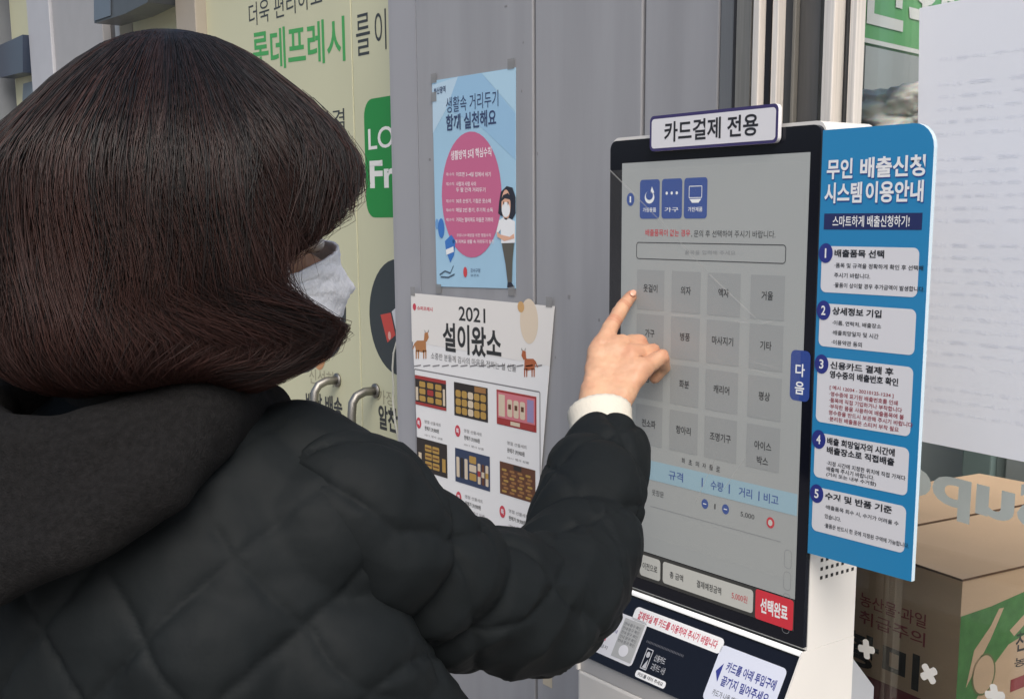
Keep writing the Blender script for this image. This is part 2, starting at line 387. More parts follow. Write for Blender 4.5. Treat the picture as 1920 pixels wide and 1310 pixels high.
fl.rect((A_[0]+.16, A_[1]-.02), (A_[0]+.19, A_[1]+.03), M_tape, 1); fl.build('tape', pp)
for k in (1,):
    pass

# ------------------------------------------------------------------ cream doors with decals
M_cream = mat('cream_paint', S(198, 198, 168), .45, var=.025, vscale=4)
M_chrome = mat('handle_metal', lin(.30, .29, .27), .5, 1, var=.1)
DY = 1.28
sx = (-2.3134, 1.8487)[0]
I_gn = P('sign_green', 66, 160, 84); I_dk = P('dark', 52, 56, 58); I_lg = P('logo_green', 30, 138, 62); I_wh = P('white', 232, 232, 228); I_te = P('teal', 52, 60, 64)
def handle(px, par):
    x, z = px; h = MB()
    pts = []
    for k in range(9):
        a = math.pi/2*k/8; pts.append((x, DY-.055*math.sin(a), z+.03*(1-math.sin(a))*0+.03*math.cos(a)*0+(-.0+.045*(math.cos(a)-1)*0)))
    pts = [(x, DY, z), (x, DY-.03, z), (x, DY-.05, z-.008), (x, DY-.06, z-.022), (x, DY-.063, z-.05), (x, DY-.063, z-.25), (x, DY-.06, z-.278), (x, DY-.05, z-.292), (x, DY-.03, z-.3), (x, DY, z-.3)]
    h.tube(pts, .0095, M_chrome, 14)
    for zz in (z, z-.3): h.tube([(x, DY-.001, zz), (x, DY-.005, zz)], .016, M_chrome, 16)
    h.build('handle', par)
dl_ = empty('door_leaf', (-2.7, DY, 0), 'cream door leaf with green shop lettering beside the dark hair', 'door')
b = MB(); b.box(((-3.0883, 1.9872)[0], DY, .02), (sx-.002, DY+.04, 2.65), M_cream, .002); b.build('panel', dl_)
handle((-2.4223, 1.1379), dl_)
fl = Flat(DY-.0005)
fl.text('더욱 편리하고', (-2.8229, 1.9922), (-2.4395, 1.9906), 0.0537, I_dk, 0, bold=.0)
fl.text('롯데프레시', (-2.8102, 1.9055), (-2.3419, 1.8826), 0.0928, I_gn, 0, bold=.015)
fl.text('신선한 장보기 가격', (-2.9402, 1.7199), (-2.3548, 1.7171), 0.0430, I_dk, 0)
fl.text('집까지 배송가능', (-2.9615, 1.5320), (-2.3520, 1.5326), 0.0543, I_dk, 0)
fl.text('신선하', (-2.5676, 1.1330), (-2.4380, 1.1363), 0.0358, P('greyink', 150, 146, 124), 0)
fl.text('배달 배송', (-2.5896, 1.0683), (-2.4060, 1.0741), 0.0491, I_dk, 0, bold=.03)
fl.build('lettering', dl_)
cc = (-2.4841, 1.3021); rr = (-2.3734, 1.3082)[0]-cc[0]
fl = Flat(DY-.0005); fl.shape(ell(cc[0], cc[1], rr*1.0, 0.2400/2), I_te, 0); fl.shape(ell(cc[0]-.03, cc[1]-.05, rr*.45, .10), P('peach', 190, 140, 100), 1); fl.build('round_picture', dl_)
dr_ = empty('door_leaf', (-2.1, DY, 0), 'cream door leaf with green square logo beside the grey wall', 'door')
b = MB(); b.box((sx+.002, DY, .02), (-1.7, DY+.04, 2.65), M_cream, .002); b.build('panel', dr_)
handle((-2.2466, 1.1328), dr_)
fl = Flat(DY-.0005)
fl.text('를', (-2.2930, 1.8811), (-2.2343, 1.8804), 0.0830, I_dk, 0, bold=.0); fl.text('이용하세요', (-2.2144, 1.8822), (-1.9234, 1.8692), 0.0793, I_dk, 0, bold=0)
fl.text('가장 알뜰', (-2.2426, 1.1215), (-2.0838, 1.1242), 0.0303, P('greyink', 150, 146, 124), 0)
fl.text('알찬', (-2.2402, 1.0770), (-2.1589, 1.0760), 0.0540, I_dk, 0, bold=.03)
fl.build('lettering', dr_)
fl = Flat(DY-.0005); a_ = (-2.2685, 1.7484); b2 = (-2.2823, 1.5046)
fl.rect((a_[0], a_[1]-.0), (a_[0]+.34, b2[1]), I_lg, 0, r=.035)
fl.text('LOTTE', (-2.2526, 1.6664), (-2.0000, 1.6708), 0.0435, I_wh, 1, bold=.01); fl.text('Fresh', (-2.2498, 1.5936), (-1.9758, 1.5909), 0.0572, I_wh, 1, bold=.03)
fl.shape([(-2.2438, 1.6209), (-2.1948, 1.6222), (-2.2040, 1.6128), (-2.2488, 1.6112)], I_wh, 3)
fl.build('logo_sign', dr_)
fl = Flat(DY-.0005); cc = (-2.1447, 1.2974); rr = cc[0]-(-2.2682, 1.2966)[0]
fl.shape(ell(cc[0], cc[1], rr, 0.2437/2), I_te, 0)
fl.shape([(-2.2198, 1.2996), (-2.1770, 1.3067), (-2.1594, 1.2606), (-2.1934, 1.2421)], P('red', 198, 74, 66), 1)
fl.shape([(-2.1725, 1.3092), (-2.1173, 1.3388), (-2.0550, 1.3419), (-2.0582, 1.2550), (-2.1549, 1.2643)], P('pale', 206, 208, 212), 1)
fl.shape(ell(*(-2.1838, 1.2576), .006, .009), P('rose', 226, 170, 160), 2)
fl.build('round_picture', dr_)
b = MB(); cp = [(-2.0993, 1.2680, 1.2965), (-2.1253, 1.2620, 1.2509), (-2.1361, 1.2600, 1.2256), (-2.1419, 1.2600, 1.1937), (-2.1425, 1.2620, 1.1597), (-2.1464, 1.2620, 1.1230), (-2.1395, 1.2620, 1.0805), (-2.1224, 1.2620, 1.0258)]
b.tube(cp, .0022, mat('white_cable', S(205, 205, 196), .5), 8)
props(b.build('cable', origin=cp[-1]), 'thin white cable hanging down the cream door beside the grey wall', 'cable')

# ------------------------------------------------------------------ left of the doors: posts, pale panel, dark boxes
M_beige = mat('beige_post', S(160, 152, 140), .5, var=.05, vscale=8)
b = MB(); b.box(((-3.2235, 2.0315)[0], DY-.03, .02), ((-3.0849, 2.0135)[0]-.003, DY+.05, 2.65), M_beige, .003)
props(b.build('door_post', origin=(-3.1, DY, 0)), 'beige upright post at the left edge of the cream doors', 'post')
b = MB(); b.box(((-3.7031, 2.0934)[0], DY+.02, .02), ((-3.2235, 2.0315)[0]-.003, DY+.06, 2.65), M_cream, .002)
props(b.build('narrow_wall', origin=(-3.4, DY, 0)), 'narrow cream strip of wall under the dark hanging box sign', 'wall')
sb = empty('dark_sign_box', (-3.35, DY-.05, 2.0), 'dark grey box sign fixed high on the narrow cream panel', 'sign')
b = MB(); b.prism([(-3.6871, 2.0760), (-3.4195, 2.0669), (-3.2370, 2.0720), (-3.1971, 2.1645), (-3.6573, 2.2391)], DY-.10, DY-.02, mat('dark_box', S(70, 74, 78), .4, var=.1)); b.build('housing', sb)
b = MB(); b.prism([(-3.6767, 2.0808), (-3.5305, 2.0770), (-3.5072, 2.2147), (-3.6482, 2.2376)], DY-.104, DY-.101, mat('blue_grey', S(88, 98, 110), .35)); b.build('front_panel', sb)
b = MB(); b.box(((-3.8184, 2.1083)[0], DY-.01, .02), ((-3.7504, 2.0995)[0], DY+.06, 2.65), mat('dark_post', S(70, 66, 64), .4), .002)
props(b.build('dark_post', origin=(-3.7, DY, 0)), 'narrow dark brown upright post right of the pale grey panel', 'post')
b = MB(); b.box(((-3.7504, 2.0995)[0]+.003, DY-.02, .02), ((-3.7031, 2.0934)[0]-.003, DY+.06, 2.65), mat('pale_metal', S(182, 182, 180), .4), .002)
props(b.build('pale_post', origin=(-3.65, DY, 0)), 'narrow pale metal upright strip beside the dark brown post', 'post')
pg = empty('grey_panel', (-4.1, DY, 0), 'wide pale grey wall panel at the left behind the head', 'panel')
b = MB(); b.box(((-4.6164, 2.1374)[0], DY-.04, .02), ((-4.3475, 2.1062)[0], DY+.06, 2.65), mat('pale_grey', S(178, 180, 186), .5, var=.03), .003); b.build('edge_strip', pg)
b = MB(); b.box(((-4.3475, 2.1062)[0]+.002, DY-.03, .02), ((-3.8305, 2.0463)[0]-.003, DY+.06, 2.65), mat('mid_grey', S(160, 160, 162), .5, var=.04), .003); b.build('face', pg)
cb = empty('cream_cupboard', (-5.0, DY, 0), 'cream cupboard front with dark blue plates at the far left edge', 'cupboard')
b = MB(); b.box(((-5.0012, 2.1423)[0], DY, .02), ((-4.6260, 2.1013)[0]-.003, DY+.06, 2.65), M_cream, .002); b.build('front', cb)
M_navy = mat('navy_plate', S(58, 68, 86), .35, var=.05)
b = MB(); b.prism([(-4.9905, 2.0455), (-4.6513, 2.0327), (-4.6174, 2.1598), (-4.9562, 2.1610)], DY-.06, DY-.001, M_navy); b.build('plate', cb)
b = MB(); b.prism([(-4.8442, 1.9379), (-4.6700, 1.9359), (-4.6513, 2.0063), (-4.8093, 2.0092)], DY-.02, DY-.001, mat('slate_plate', S(96, 110, 122), .4)); b.build('plate', cb)
b = MB(); b.box((-6.3, DY-.12, .02), ((-5.0322, 2.1457)[0], DY+.06, 2.65), mat('slate_column', S(112, 116, 122), .5, var=.05), .004)
props(b.build('slate_column', origin=(-5.5, DY, 0)), 'dark slate grey column at the very left edge of the shop front', 'column')
b = MB(); b.box((-6.3, 1.13, 2.66), (-1.96, 1.40, 2.85), M_wall, .004)
props(b.build('lintel', origin=(-3, 1.2, 2.66)), 'grey lintel band running above the cream doors', 'lintel')
b = MB(); cz = (-5.4179, 0.8732)[1]; b.box((-6.2, .70, .02), ((-5.2976, 0.8643)[0], 1.12, cz), mat('crate_wood', S(160, 122, 92), .8, var=.15, stretch=(1, 1, 12)), .01); b.box((-6.22, .69, cz-.06), ((-5.2976, 0.8643)[0]+.01, .699, cz-.03), mat('crate_batten', S(120, 86, 62), .8))
props(b.build('wooden_crate', origin=(-5.6, .9, 0)), 'brown wooden crate top just visible left of the collar', 'crate')

WL = PL = pixel_map([(0.00030912501, 6.8585911e-05, -1.2654667), (-2.7281013e-06, -0.00050914395, 0.211665), (0.0003599457, -4.7456468e-05, 0.27456392)])
KL = pixel_map([(0.0002526761, 5.6061527e-05, -1.0343815), (-2.2299263e-06, -0.00041616984, 0.17301313), (0.0003599457, -4.7456468e-05, 0.27456392)])

# ------------------------------------------------------------------ blue poster on the wall
PY = WY-.0012
po = empty('distancing_poster', (-1.68, PY, 1.6), 'light blue poster with a pink circle and a masked cartoon woman', 'poster')
fl = Flat(PY); TL, TR, BR, BL_ = (-1.7958, 1.7361), (-1.5520, 1.7340), (-1.5555, 1.3888), (-1.7918, 1.3824)
M_sky = mat('poster_blue', S(164, 202, 226), .3, var=.05, vscale=7)
fl.sheet([BL_, BR, TR, TL], M_sky)
fl.shape([(-1.7943, 1.7289), (-1.7145, 1.7356), (-1.7518, 1.6854), (-1.7953, 1.6479)], P('pb1', 186, 212, 230), 1)
fl.shape([(-1.7145, 1.7356), (-1.6442, 1.7340), (-1.5527, 1.6625), (-1.5534, 1.5925), (-1.6534, 1.6525), (-1.7518, 1.6854)], P('pb2', 152, 192, 222), 1)
fl.shape([(-1.6442, 1.7340), (-1.5520, 1.7332), (-1.5527, 1.6666)], P('pb3', 176, 210, 230), 1)
fl.build('sheet', po)
fl = Flat(PY); I_pk = P('pink', 198, 104, 142); I_nv = P('navy', 52, 66, 104); I_bl = P('blue', 60, 120, 196)
c0 = (-1.6808, 1.5398); fl.shape(ell(c0[0], c0[1], (-1.5919, 1.5382)[0]-c0[0], 0.2081/2), I_pk, 2); fl.build('pink_circle', po)
fl = Flat(PY); I_w = P('pwhite', 244, 236, 240)
fl.text('부산광역', (-1.7896, 1.7177), (-1.7525, 1.7190), 0.0115, I_nv, 3, bold=.02)
fl.text('생활속 거리두기', (-1.7517, 1.6915), (-1.5985, 1.6915), 0.0257, I_nv, 3, bold=0); fl.text('함께 실천해요', (-1.7525, 1.6624), (-1.6049, 1.6620), 0.0267, I_nv, 3, bold=.02)
fl.text('생활방역 5대 핵심수칙', (-1.7391, 1.6073), (-1.6191, 1.6088), 0.0157, I_w, 3, bold=.015)
for y0, a, t, x1 in ((327,'제1수칙','아프면 3~4일 집에서 쉬기',922), (345,'제2수칙','사람과 사람 사이',894), (356,'','두 팔 간격 거리두기',912), (377,'제3수칙','30초 손씻기, 기침은 옷소매',922), (394,'제4수칙','매일 2번 환기, 주기적 소독',926), (412,'제5수칙','거리는 멀어져도 마음은 가까이',926)):
    q0 = PL(838, y0); q1 = PL(853, y0); q2 = PL(857, y0); q3 = PL(x1, y0)
    if a: fl.text(a, q0, q1, .0058, I_w, 3, bold=0)
    fl.text(t, q2, q3, .0075, I_w, 3, bold=.01)
fl.text('코로나19 예방을 위한 행동수칙', PL(858, 441), PL(922, 441), .0055, I_w, 3); fl.text('함께 지켜요 생활 속 거리두기 실천', PL(850, 453), PL(928, 453), .0065, I_w, 3, bold=.01)
fl.text('강서구청', PL(884, 507), PL(902, 507), .007, I_nv, 3); fl.text('보건소', PL(884, 516), PL(900, 516), .004, I_nv, 3)
fl.shape(ell(*PL(874, 510), .006, .009, 14), P('logored', 206, 70, 78), 3)
fl.build('lettering', po)
fl = Flat(PY); I_sk = P('figskin', 226, 176, 150); I_hr = P('fighair', 40, 42, 54); I_tr = P('figtrouser', 92, 90, 82); I_sh = P('figshirt', 236, 238, 240); I_ln = P('figline', 70, 90, 110)
fl.shape([PL(941, 360), PL(952, 349), PL(963, 352), PL(969, 370), PL(969, 400), PL(962, 412), PL(950, 404), PL(942, 405), PL(936, 400), PL(938, 378)], I_hr, 4)
fl.shape(ell(*PL(951, 384), .0125, .024), I_sk, 5); fl.shape([PL(940, 380), PL(946, 366), PL(955, 362), PL(962, 372), PL(963, 384), PL(958, 374), PL(949, 372)], I_hr, 6)
fl.shape(ell(*PL(951, 393), .0115, .012), I_sh, 6)
for ex in (947, 955): fl.shape(ell(*PL(ex, 381), .0014, .003, 10), I_hr, 6)
fl.shape([PL(938, 413), PL(946, 408), PL(958, 410), PL(968, 415), PL(968, 455), PL(942, 456), PL(941, 430), PL(934, 440), PL(933, 434)], I_sh, 5)
fl.shape([PL(934, 434), PL(941, 440), PL(958, 444), PL(966, 438), PL(967, 447), PL(948, 452), PL(935, 444)], I_sk, 6)
fl.shape([PL(943, 456), PL(966, 456), PL(963, 490), PL(962, 529), PL(954, 529), PL(950, 495)], I_tr, 5)
fl.shape([PL(954, 529), PL(961, 529), PL(966, 537), PL(953, 539)], I_hr, 5)
fl.build('cartoon_woman', po)
fl = Flat(PY)
fl.shape([PL(836, 452), PL(848, 440), PL(856, 452), PL(853, 478), PL(846, 492), PL(838, 470)], I_bl, 3); fl.shape([PL(838, 468), PL(852, 462), PL(853, 472), PL(839, 478)], I_sh, 4)
fl.shape(ell(*PL(829, 428), .010, .017), I_bl, 3); fl.shape(ell(*PL(821, 420), .005, .009), P('blue2', 110, 160, 214), 3)
for k, (p, q) in enumerate((((826, 515), (836, 508)), ((836, 508), (846, 512)), ((846, 512), (852, 498)), ((828, 519), (842, 520)), ((842, 520), (854, 514)))):
    A0, A1 = PL(*p), PL(*q); fl.shape([(A0[0], A0[1]-.0013), (A1[0], A1[1]-.0013), (A1[0], A1[1]+.0013), (A0[0], A0[1]+.0013)], I_ln, 3)
fl.build('water_drop_drawing', po)
M_tp = mat('tape_grey', S(142, 142, 142), .35, alpha=.75)
for (x, y) in ((815, 147), (960, 120), (815, 182), (824, 541), (961, 545)):
    fl = Flat(PY-.0012); q = PL(x, y); fl.rect((q[0]-.009, q[1]-.008), (q[0]+.009, q[1]+.008), M_tp, 0); fl.build('tape', po)

# ------------------------------------------------------------------ white holiday gift poster
GYY = WY-.004
gp = empty('gift_poster', (-1.66, GYY, 1.25), 'white poster of six holiday gift sets with black brush lettering', 'poster')
fl = Flat(GYY); M_gp = mat('poster_white', S(232, 232, 232), .4, var=.015)
fl.sheet([(-1.8535, 0.8535), (-1.5274, 0.9072), (-1.4918, 1.0556), (-1.4511, 1.3660), (-1.8754, 1.3673)], M_gp, .0008); fl.build('sheet', gp)
fl = Flat(GYY)
fl.shape([(-1.8754, 1.3673), (-1.8752, 1.2778), (-1.4620, 1.2715), (-1.4511, 1.3660)], P('warmwhite', 229, 226, 222), 1)
fl.frame((-1.8696, 1.2287), (-1.4868, 0.8577), .0022, P('boxline', 130, 128, 130), 1, r=.004)
for k in range(14):
    x = 780+k*17.5; A0, A1 = WL(x, 686), WL(x+13, 684)
    fl.shape([(A0[0], A0[1]-.0011), (A1[0], A1[1]-.0011), (A1[0], A1[1]+.0011), (A0[0], A0[1]+.0011)], P('boxline', 130, 128, 130), 2)
fl.build('border_pattern', gp)
fl = Flat(GYY); I_bk2 = P('brush', 44, 46, 48); I_rp = P('posterred', 200, 66, 82)
fl.text('2021', (-1.7180, 1.3394), (-1.6375, 1.3397), 0.0246, I_bk2, 2, bold=.012)
fl.text('설이왔소', (-1.7701, 1.2956), (-1.5922, 1.2947), 0.0515, I_bk2, 2, bold=.028)
fl.text('소중한 분들께 감사의 마음을 전하는 설 선물', (-1.8100, 1.2578), (-1.5509, 1.2595), 0.0120, P('softink', 120, 118, 118), 2)
fl.text('슈퍼프레시', (-1.8542, 1.3411), (-1.8019, 1.3411), 0.0077, I_rp, 2, bold=.02); fl.shape(ell(*(-1.8634, 1.3425), .006, .0065, 16), I_rp, 2)
fl.build('lettering', gp)
fl = Flat(GYY); fl.shape(ell(*(-1.5158, 1.3386), .024, .036), P('sun', 222, 206, 184), 2); fl.shape(ell(*(-1.5370, 1.3605), .009, .009, 16), P('sun2', 206, 164, 110), 3); fl.build('sun_drawing', gp)
I_ox = P('ox', 178, 122, 76); I_ox2 = P('ox2', 172, 96, 60)
def ox(x, y, sgn, m, name):
    fl = Flat(GYY); T = lambda u, v: WL(x+sgn*u, y+v)
    fl.shape([T(-13, -3), T(-8, -8), T(4, -8), T(8, -14), T(9, 12), T(4, 14), T(-10, 12)], m, 2); fl.shape([T(6, -22), T(12, -24), T(14, -14), T(10, -6), T(5, -8)], m, 3)
    for u in (-11, -7, 3, 7): fl.shape([T(u, 10), T(u+2.6, 10), T(u+2.2, 26), T(u+.4, 26)], m, 2)
    fl.shape([T(7, -23), T(6, -29), T(8, -24)], I_bk2, 3); fl.shape([T(12, -24), T(14, -29), T(13.5, -23)], I_bk2, 3)
    fl.shape([T(-13, -3), T(-17, 8), T(-15.6, 8), T(-11.6, -1)], m, 3)
    fl.build(name, gp)
ox(794, 646, 1, I_ox, 'ox_drawing'); ox(996, 680, -1, I_ox2, 'ox_drawing')
pics = [((782,701), (841,774), 0), ((855,714), (919,796), 1), ((935,728), (1010,815), 2), ((785,817), (843,900), 3), ((857,837), (923,925), 4), ((941,862), (1008,948), 5)]
I_gold = P('gold', 178, 142, 72); I_blk = P('packblack', 44, 38, 36); I_rd3 = P('packred', 160, 54, 52); I_wd = P('packwood', 156, 112, 66); I_nvy = P('packnavy', 48, 62, 92); I_cr = P('packcream', 212, 196, 172); I_br = P('packbrown', 96, 58, 38); I_pkk = P('packpink', 206, 120, 130)
for (p, q, k) in pics:
    fl = Flat(GYY); A0, A1 = WL(*p), WL(*q); x0, x1 = A0[0], A1[0]; z1 = A0[1]-.001; z0 = A1[1]+.004; w, h = x1-x0, z1-z0
    R_ = lambda u0, v0, u1, v1, m, l=3, r=0: fl.rect((x0+u0*w, z1-v0*h), (x0+u1*w, z1-v1*h), m, l, r)
    R_(0, 0, 1, 1, [I_blk, I_blk, I_rd3, I_blk, I_nvy, I_br][k], 2)
    if k == 0:
        R_(0, 0, 1, .12, I_rd3); R_(0, .9, 1, 1, I_rd3)
        for i in range(3):
            for j in range(3): R_(.14+.26*i, .18+.24*j, .34+.26*i, .37+.24*j, I_gold if (i, j) != (1, 1) else I_rd3, 3, .003)
        R_(.02, .4, .1, .85, I_cr); R_(.9, .3, .97, .85, I_cr)
    elif k == 1:
        for i in range(5):
            for j in range(3): R_(.05+.185*i, .22+.25*j, .21+.185*i, .43+.25*j, I_gold if i != 2 else I_cr, 3, .004)
        R_(.62, .02, .95, .18, I_wd)
    elif k == 2:
        R_(.03, .06, .97, .8, I_pkk, 3); R_(.06, .12, .22, .75, I_cr, 4); R_(.78, .12, .94, .75, P('lilac', 150, 140, 180), 4)
        for i in range(3): R_(.28+.16*i, .22, .41+.16*i, .72, I_cr, 4, .004); R_(.31+.16*i, .36, .38+.16*i, .5, I_br, 5)
        R_(.02, .82, .35, .98, I_rd3, 4); R_(.62, .82, .95, .98, I_rd3, 4); R_(.36, .84, .6, .95, I_cr, 4)
    elif k == 3:
        for i in range(2):
            for j in range(3): R_(.28+.25*i, .16+.25*j, .5+.25*i, .36+.25*j, I_gold, 3, .002); R_(.3+.25*i, .24+.25*j, .48+.25*i, .28+.25*j, I_br, 4)
        R_(.06, .45, .16, .85, I_cr); R_(.84, .45, .95, .85, I_gold)
    elif k == 4:
        for i in range(3): R_(.04+.12*i, .25, .13+.12*i, .85, [I_cr, I_blk, I_cr][i], 3, .002)
        for j in range(3): R_(.42, .12+.25*j, .62, .33+.25*j, [I_gold, I_cr, I_gold][j], 3, .002)
        for i in range(3): R_(.66+.11*i, .28, .74+.11*i, .88, [I_cr, I_br, I_cr][i], 3, .002); R_(.66+.11*i, .5, .74+.11*i, .66, [I_rd3, I_cr, I_gold][i], 4)
    else:
        R_(.4, .02, .62, .16, I_blk)
        for j in range(7):
            for i in range(4): R_(.06+.225*i+(.05 if j % 2 else 0), .2+.11*j, .2+.225*i+(.05 if j % 2 else 0), .27+.11*j, I_wd if (i+j) % 3 else I_gold, 3, .002)
    fl.build('gift_photo', gp)
fl = Flat(GYY)
for (x, y, k) in ((789,792,0), (862,807,0), (792,908,0), (864,931,0), (946,958,0)):
    fl.shape(ell(*WL(x, y), .0085, .0105, 20), I_rp, 2); fl.text(['특', '선'][k], (WL(x, y)[0]-.0045, WL(x, y)[1]), (WL(x, y)[0]+.0045, WL(x, y)[1]), .009, P('pwhite', 244, 236, 240), 3, bold=.02)
fl.build('red_badge', gp)
fl = Flat(GYY); I_s = P('softink', 120, 118, 118)
for (x, y) in ((800,789), (874,806), (955,829), (803,906), (876,929), (958,956)):
    A0 = WL(x, y)
    for j, (t, w_, hh, mm) in enumerate((('명절 선물세트', .055, .006, I_s), ('판매가 39,900원', .048, .0085, I_bk2), ('10+1 행사 상품', .06, .004, I_s))):
        fl.text(t, (A0[0], A0[1]-.0125*j), (A0[0]+w_, A0[1]-.0125*j), hh, mm, 2, bold=.01 if j == 1 else 0)
fl.build('price_lettering', gp)
for (x, y) in ((778, 546), (1034, 566)):
    fl = Flat(GYY-.001); q = WL(x, y); fl.rect((q[0]-.008, q[1]-.008), (q[0]+.008, q[1]+.008), M_tp, 0); fl.build('tape', gp)
b = MB(); q = (-1.4742, 0.7485); b.box((q[0]-.012, WY-.001, q[1]-.012), (q[0]+.012, WY-.0002, q[1]+.02), mat('old_tape', S(186, 176, 156), .5))
props(b.build('tape_scrap', origin=(q[0], WY, q[1])), 'yellowed scrap of tape left on the grey wall below the posters', 'tape')

# ------------------------------------------------------------------ kiosk
KY = .94
M_kw = mat('kiosk_white', S(222, 220, 216), .4, var=.02)
M_bez = mat('bezel_black', S(20, 22, 32), .14, var=0, spec=.3)
M_scr = mat('screen_glow', S(158, 158, 150), .35, var=0, emit=.0)
M_scr = mat('screen_lit', S(145, 148, 147), .35, var=.03, vscale=3, emit=.22)
ki = empty('payment_kiosk', (-.93, 1.0, 0), 'white self service kiosk with lit touch screen and blue guide panel', 'kiosk')
kl, kr = -1.083, -.768
ktz, kbz = (-0.9151, 1.5886)[1]+.004, (-0.7646, 1.0554)[1]
b = MB(); b.prism(rrect(kl, kbz, kr, ktz, .012, corners=(0, 0, 1, 1)), KY+.002, KY+.078, M_kw); b.build('housing', ki)
fl = Flat(KY); b2 = rrect(kl+.004, kbz+.004, kr-.001, ktz-.004, .010, corners=(0, 0, 1, 1)); fl.prism(b2, KY-.004, KY+.0019, M_bez); fl.build('bezel', ki)
fl = Flat(KY-.0044)
sc0, sc1 = ((-1.0575, 1.5637)[0], (-0.9065, 1.5627)[1]), ((-0.7814, 1.2904)[0], (-0.7861, 1.0760)[1]+.0)
fl.rect((sc0[0], sc0[1]), (sc1[0], (-0.7854, 1.1088)[1]), M_scr, 0); scr = fl.build('screen', ki)
M_dim = mat('screen_dim', S(60, 60, 58), .3, var=0, emit=.05)
SY = KY-.0045
def sm(name, r, g_, b_, e=.2): return mat('lcd_'+name, S(r, g_, b_), .35, var=0, emit=e)
L_bl = sm('blue', 44, 70, 132); L_bk = sm('black', 30, 32, 38, .02); L_rd = sm('red', 176, 44, 56); L_gr = sm('tile', 135, 138, 138, .205); L_wh = sm('white', 214, 216, 216); L_cy = sm('pale_blue', 136, 164, 176); L_sf = sm('soft', 120, 122, 124); L_rb = sm('redbutton', 190, 46, 58); L_wb = sm('barwhite', 178, 178, 172)
fl = Flat(SY); q0, q1 = sc0[0], sc1[0]
zt, zb = (-0.7854, 1.1082)[1]-.0003, (-0.7839, 1.0743)[1]
fl.rect((q0, zt), (q1, zb), M_dim, 0); fl.build('dimmed_bar', scr)
# category buttons
for k, (x0, x1, t) in enumerate(((1206, 1242, '가정용품'), (1247, 1284, '가구'), (1289, 1331, '가전제품'))):
    fl = Flat(SY); A0, A1 = KL(x0, 340), KL(x1, 410); fl.rect((A0[0], (-0.9705, 1.5430)[1]), (A1[0], (-0.9695, 1.4994)[1]), L_bl, 1, r=.004)
    cx = (A0[0]+A1[0])/2; fl.text(t, (cx-.011, (-0.9697, 1.5093)[1]), (cx+.011, (-0.9697, 1.5093)[1]), .005, L_wh, 2, bold=.01)
    cz = (-0.9702, 1.5273)[1]
    if k == 0:
        fl.shape(ell(cx, cz-.004, .008, .007, 16), L_wh, 2); fl.shape(ell(cx, cz-.002, .006, .005, 16), L_bl, 3); fl.shape([(cx+.001, cz), (cx+.008, cz+.001), (cx+.004, cz+.008)], L_wh, 3)
    elif k == 1:
        for d in (-.008, 0, .008): fl.shape(ell(cx+d, cz, .0018, .0018, 10), L_wh, 2)
    else:
        fl.frame((cx-.010, cz+.007), (cx+.010, cz-.006), .0008, L_wh, 2, r=.001); fl.shape([(cx-.009, cz-.007), (cx+.009, cz-.007), (cx+.005, cz-.011), (cx-.005, cz-.011)], L_wh, 2)
    fl.build('category_button', scr)
fl = Flat(SY); c_ = (-1.0421, 1.5215); fl.shape(ell(c_[0], c_[1], .0065, .0075, 20), L_bl, 1); fl.text('1', (c_[0]-.0012, c_[1]), (c_[0]+.0012, c_[1]), .007, L_wh, 2, bold=.02); fl.build('round_button', scr)
fl = Flat(SY)
fl.text('배출품목이 없는 경우', (-1.0161, 1.4839), (-0.9441, 1.4837), 0.0077, L_rd, 1, bold=.01); fl.text(', 문의 후 선택하여 주시기 바랍니다.', (-0.9424, 1.4832), (-0.8224, 1.4829), 0.0078, L_bk, 1, bold=0)
fl.build('notice_line', scr)
fl = Flat(SY); A0, A1 = (-1.0312, 1.4710), (-0.8079, 1.4542); fl.frame((A0[0], (-0.9116, 1.4731)[1]), (A1[0], (-0.9110, 1.4538)[1]), .0009, L_bk, 1, r=.004)
fl.text('품목을 입력해 주세요', (-0.9518, 1.4627), (-0.8764, 1.4636), 0.0046, L_sf, 1); fl.build('search_box', scr)
# 4 x 4 menu tiles
names = [['옷걸이', '의자', '액자', '거울'], ['가구', '병풍', '마사지기', '기타'], ['침대', '화분', '캐리어', '평상'], ['전소파', '항아리', '조명기구', '아이스 박스']]
cols = [(1198, 1249), (1263, 1317), (1330, 1392), (1411, 1475)]
rowz = [((-0.9106, 1.4418)[1], (-0.9092, 1.3964)[1]), ((-0.9091, 1.3912)[1], (-0.9076, 1.3441)[1]), ((-0.9074, 1.3371)[1], (-0.9060, 1.2924)[1]), ((-0.9058, 1.2853)[1], (-0.9044, 1.2388)[1])]
for r_ in range(4):
    for c_ in range(4):
        fl = Flat(SY); x0, x1 = KL(cols[c_][0]+2, 560)[0], KL(cols[c_][1]+2, 560)[0]; z0, z1 = rowz[r_]
        fl.rect((x0, z0), (x1, z1), L_gr, 1); cx, cz = (x0+x1)/2, z0+(z1-z0)*.46
        ws = names[r_][c_].split(' ')
        for j, t in enumerate(ws):
            w_ = .0078*len(t); zz = cz-.016*j; fl.text(t, (cx-w_/2, zz), (cx+w_/2, zz), .0092, L_bk, 2, bold=.015)
        fl.build('menu_tile', scr)
fl = Flat(SY)
for k, t in enumerate('화초의자들로'[:6]):
    q = KL(1287+13*k, 862+3.2*k); fl.text(t, (q[0]-.0028, q[1]), (q[0]+.0028, q[1]), .006, L_bk, 1, bold=.01)
fl.build('page_marks', scr)
fl = Flat(SY); z0, z1 = (-0.9038, 1.2208)[1], (-0.9031, 1.1979)[1]
fl.rect((q0+.001, z0), (q1-.001, z1), L_cy, 1); zc = (z0+z1)/2
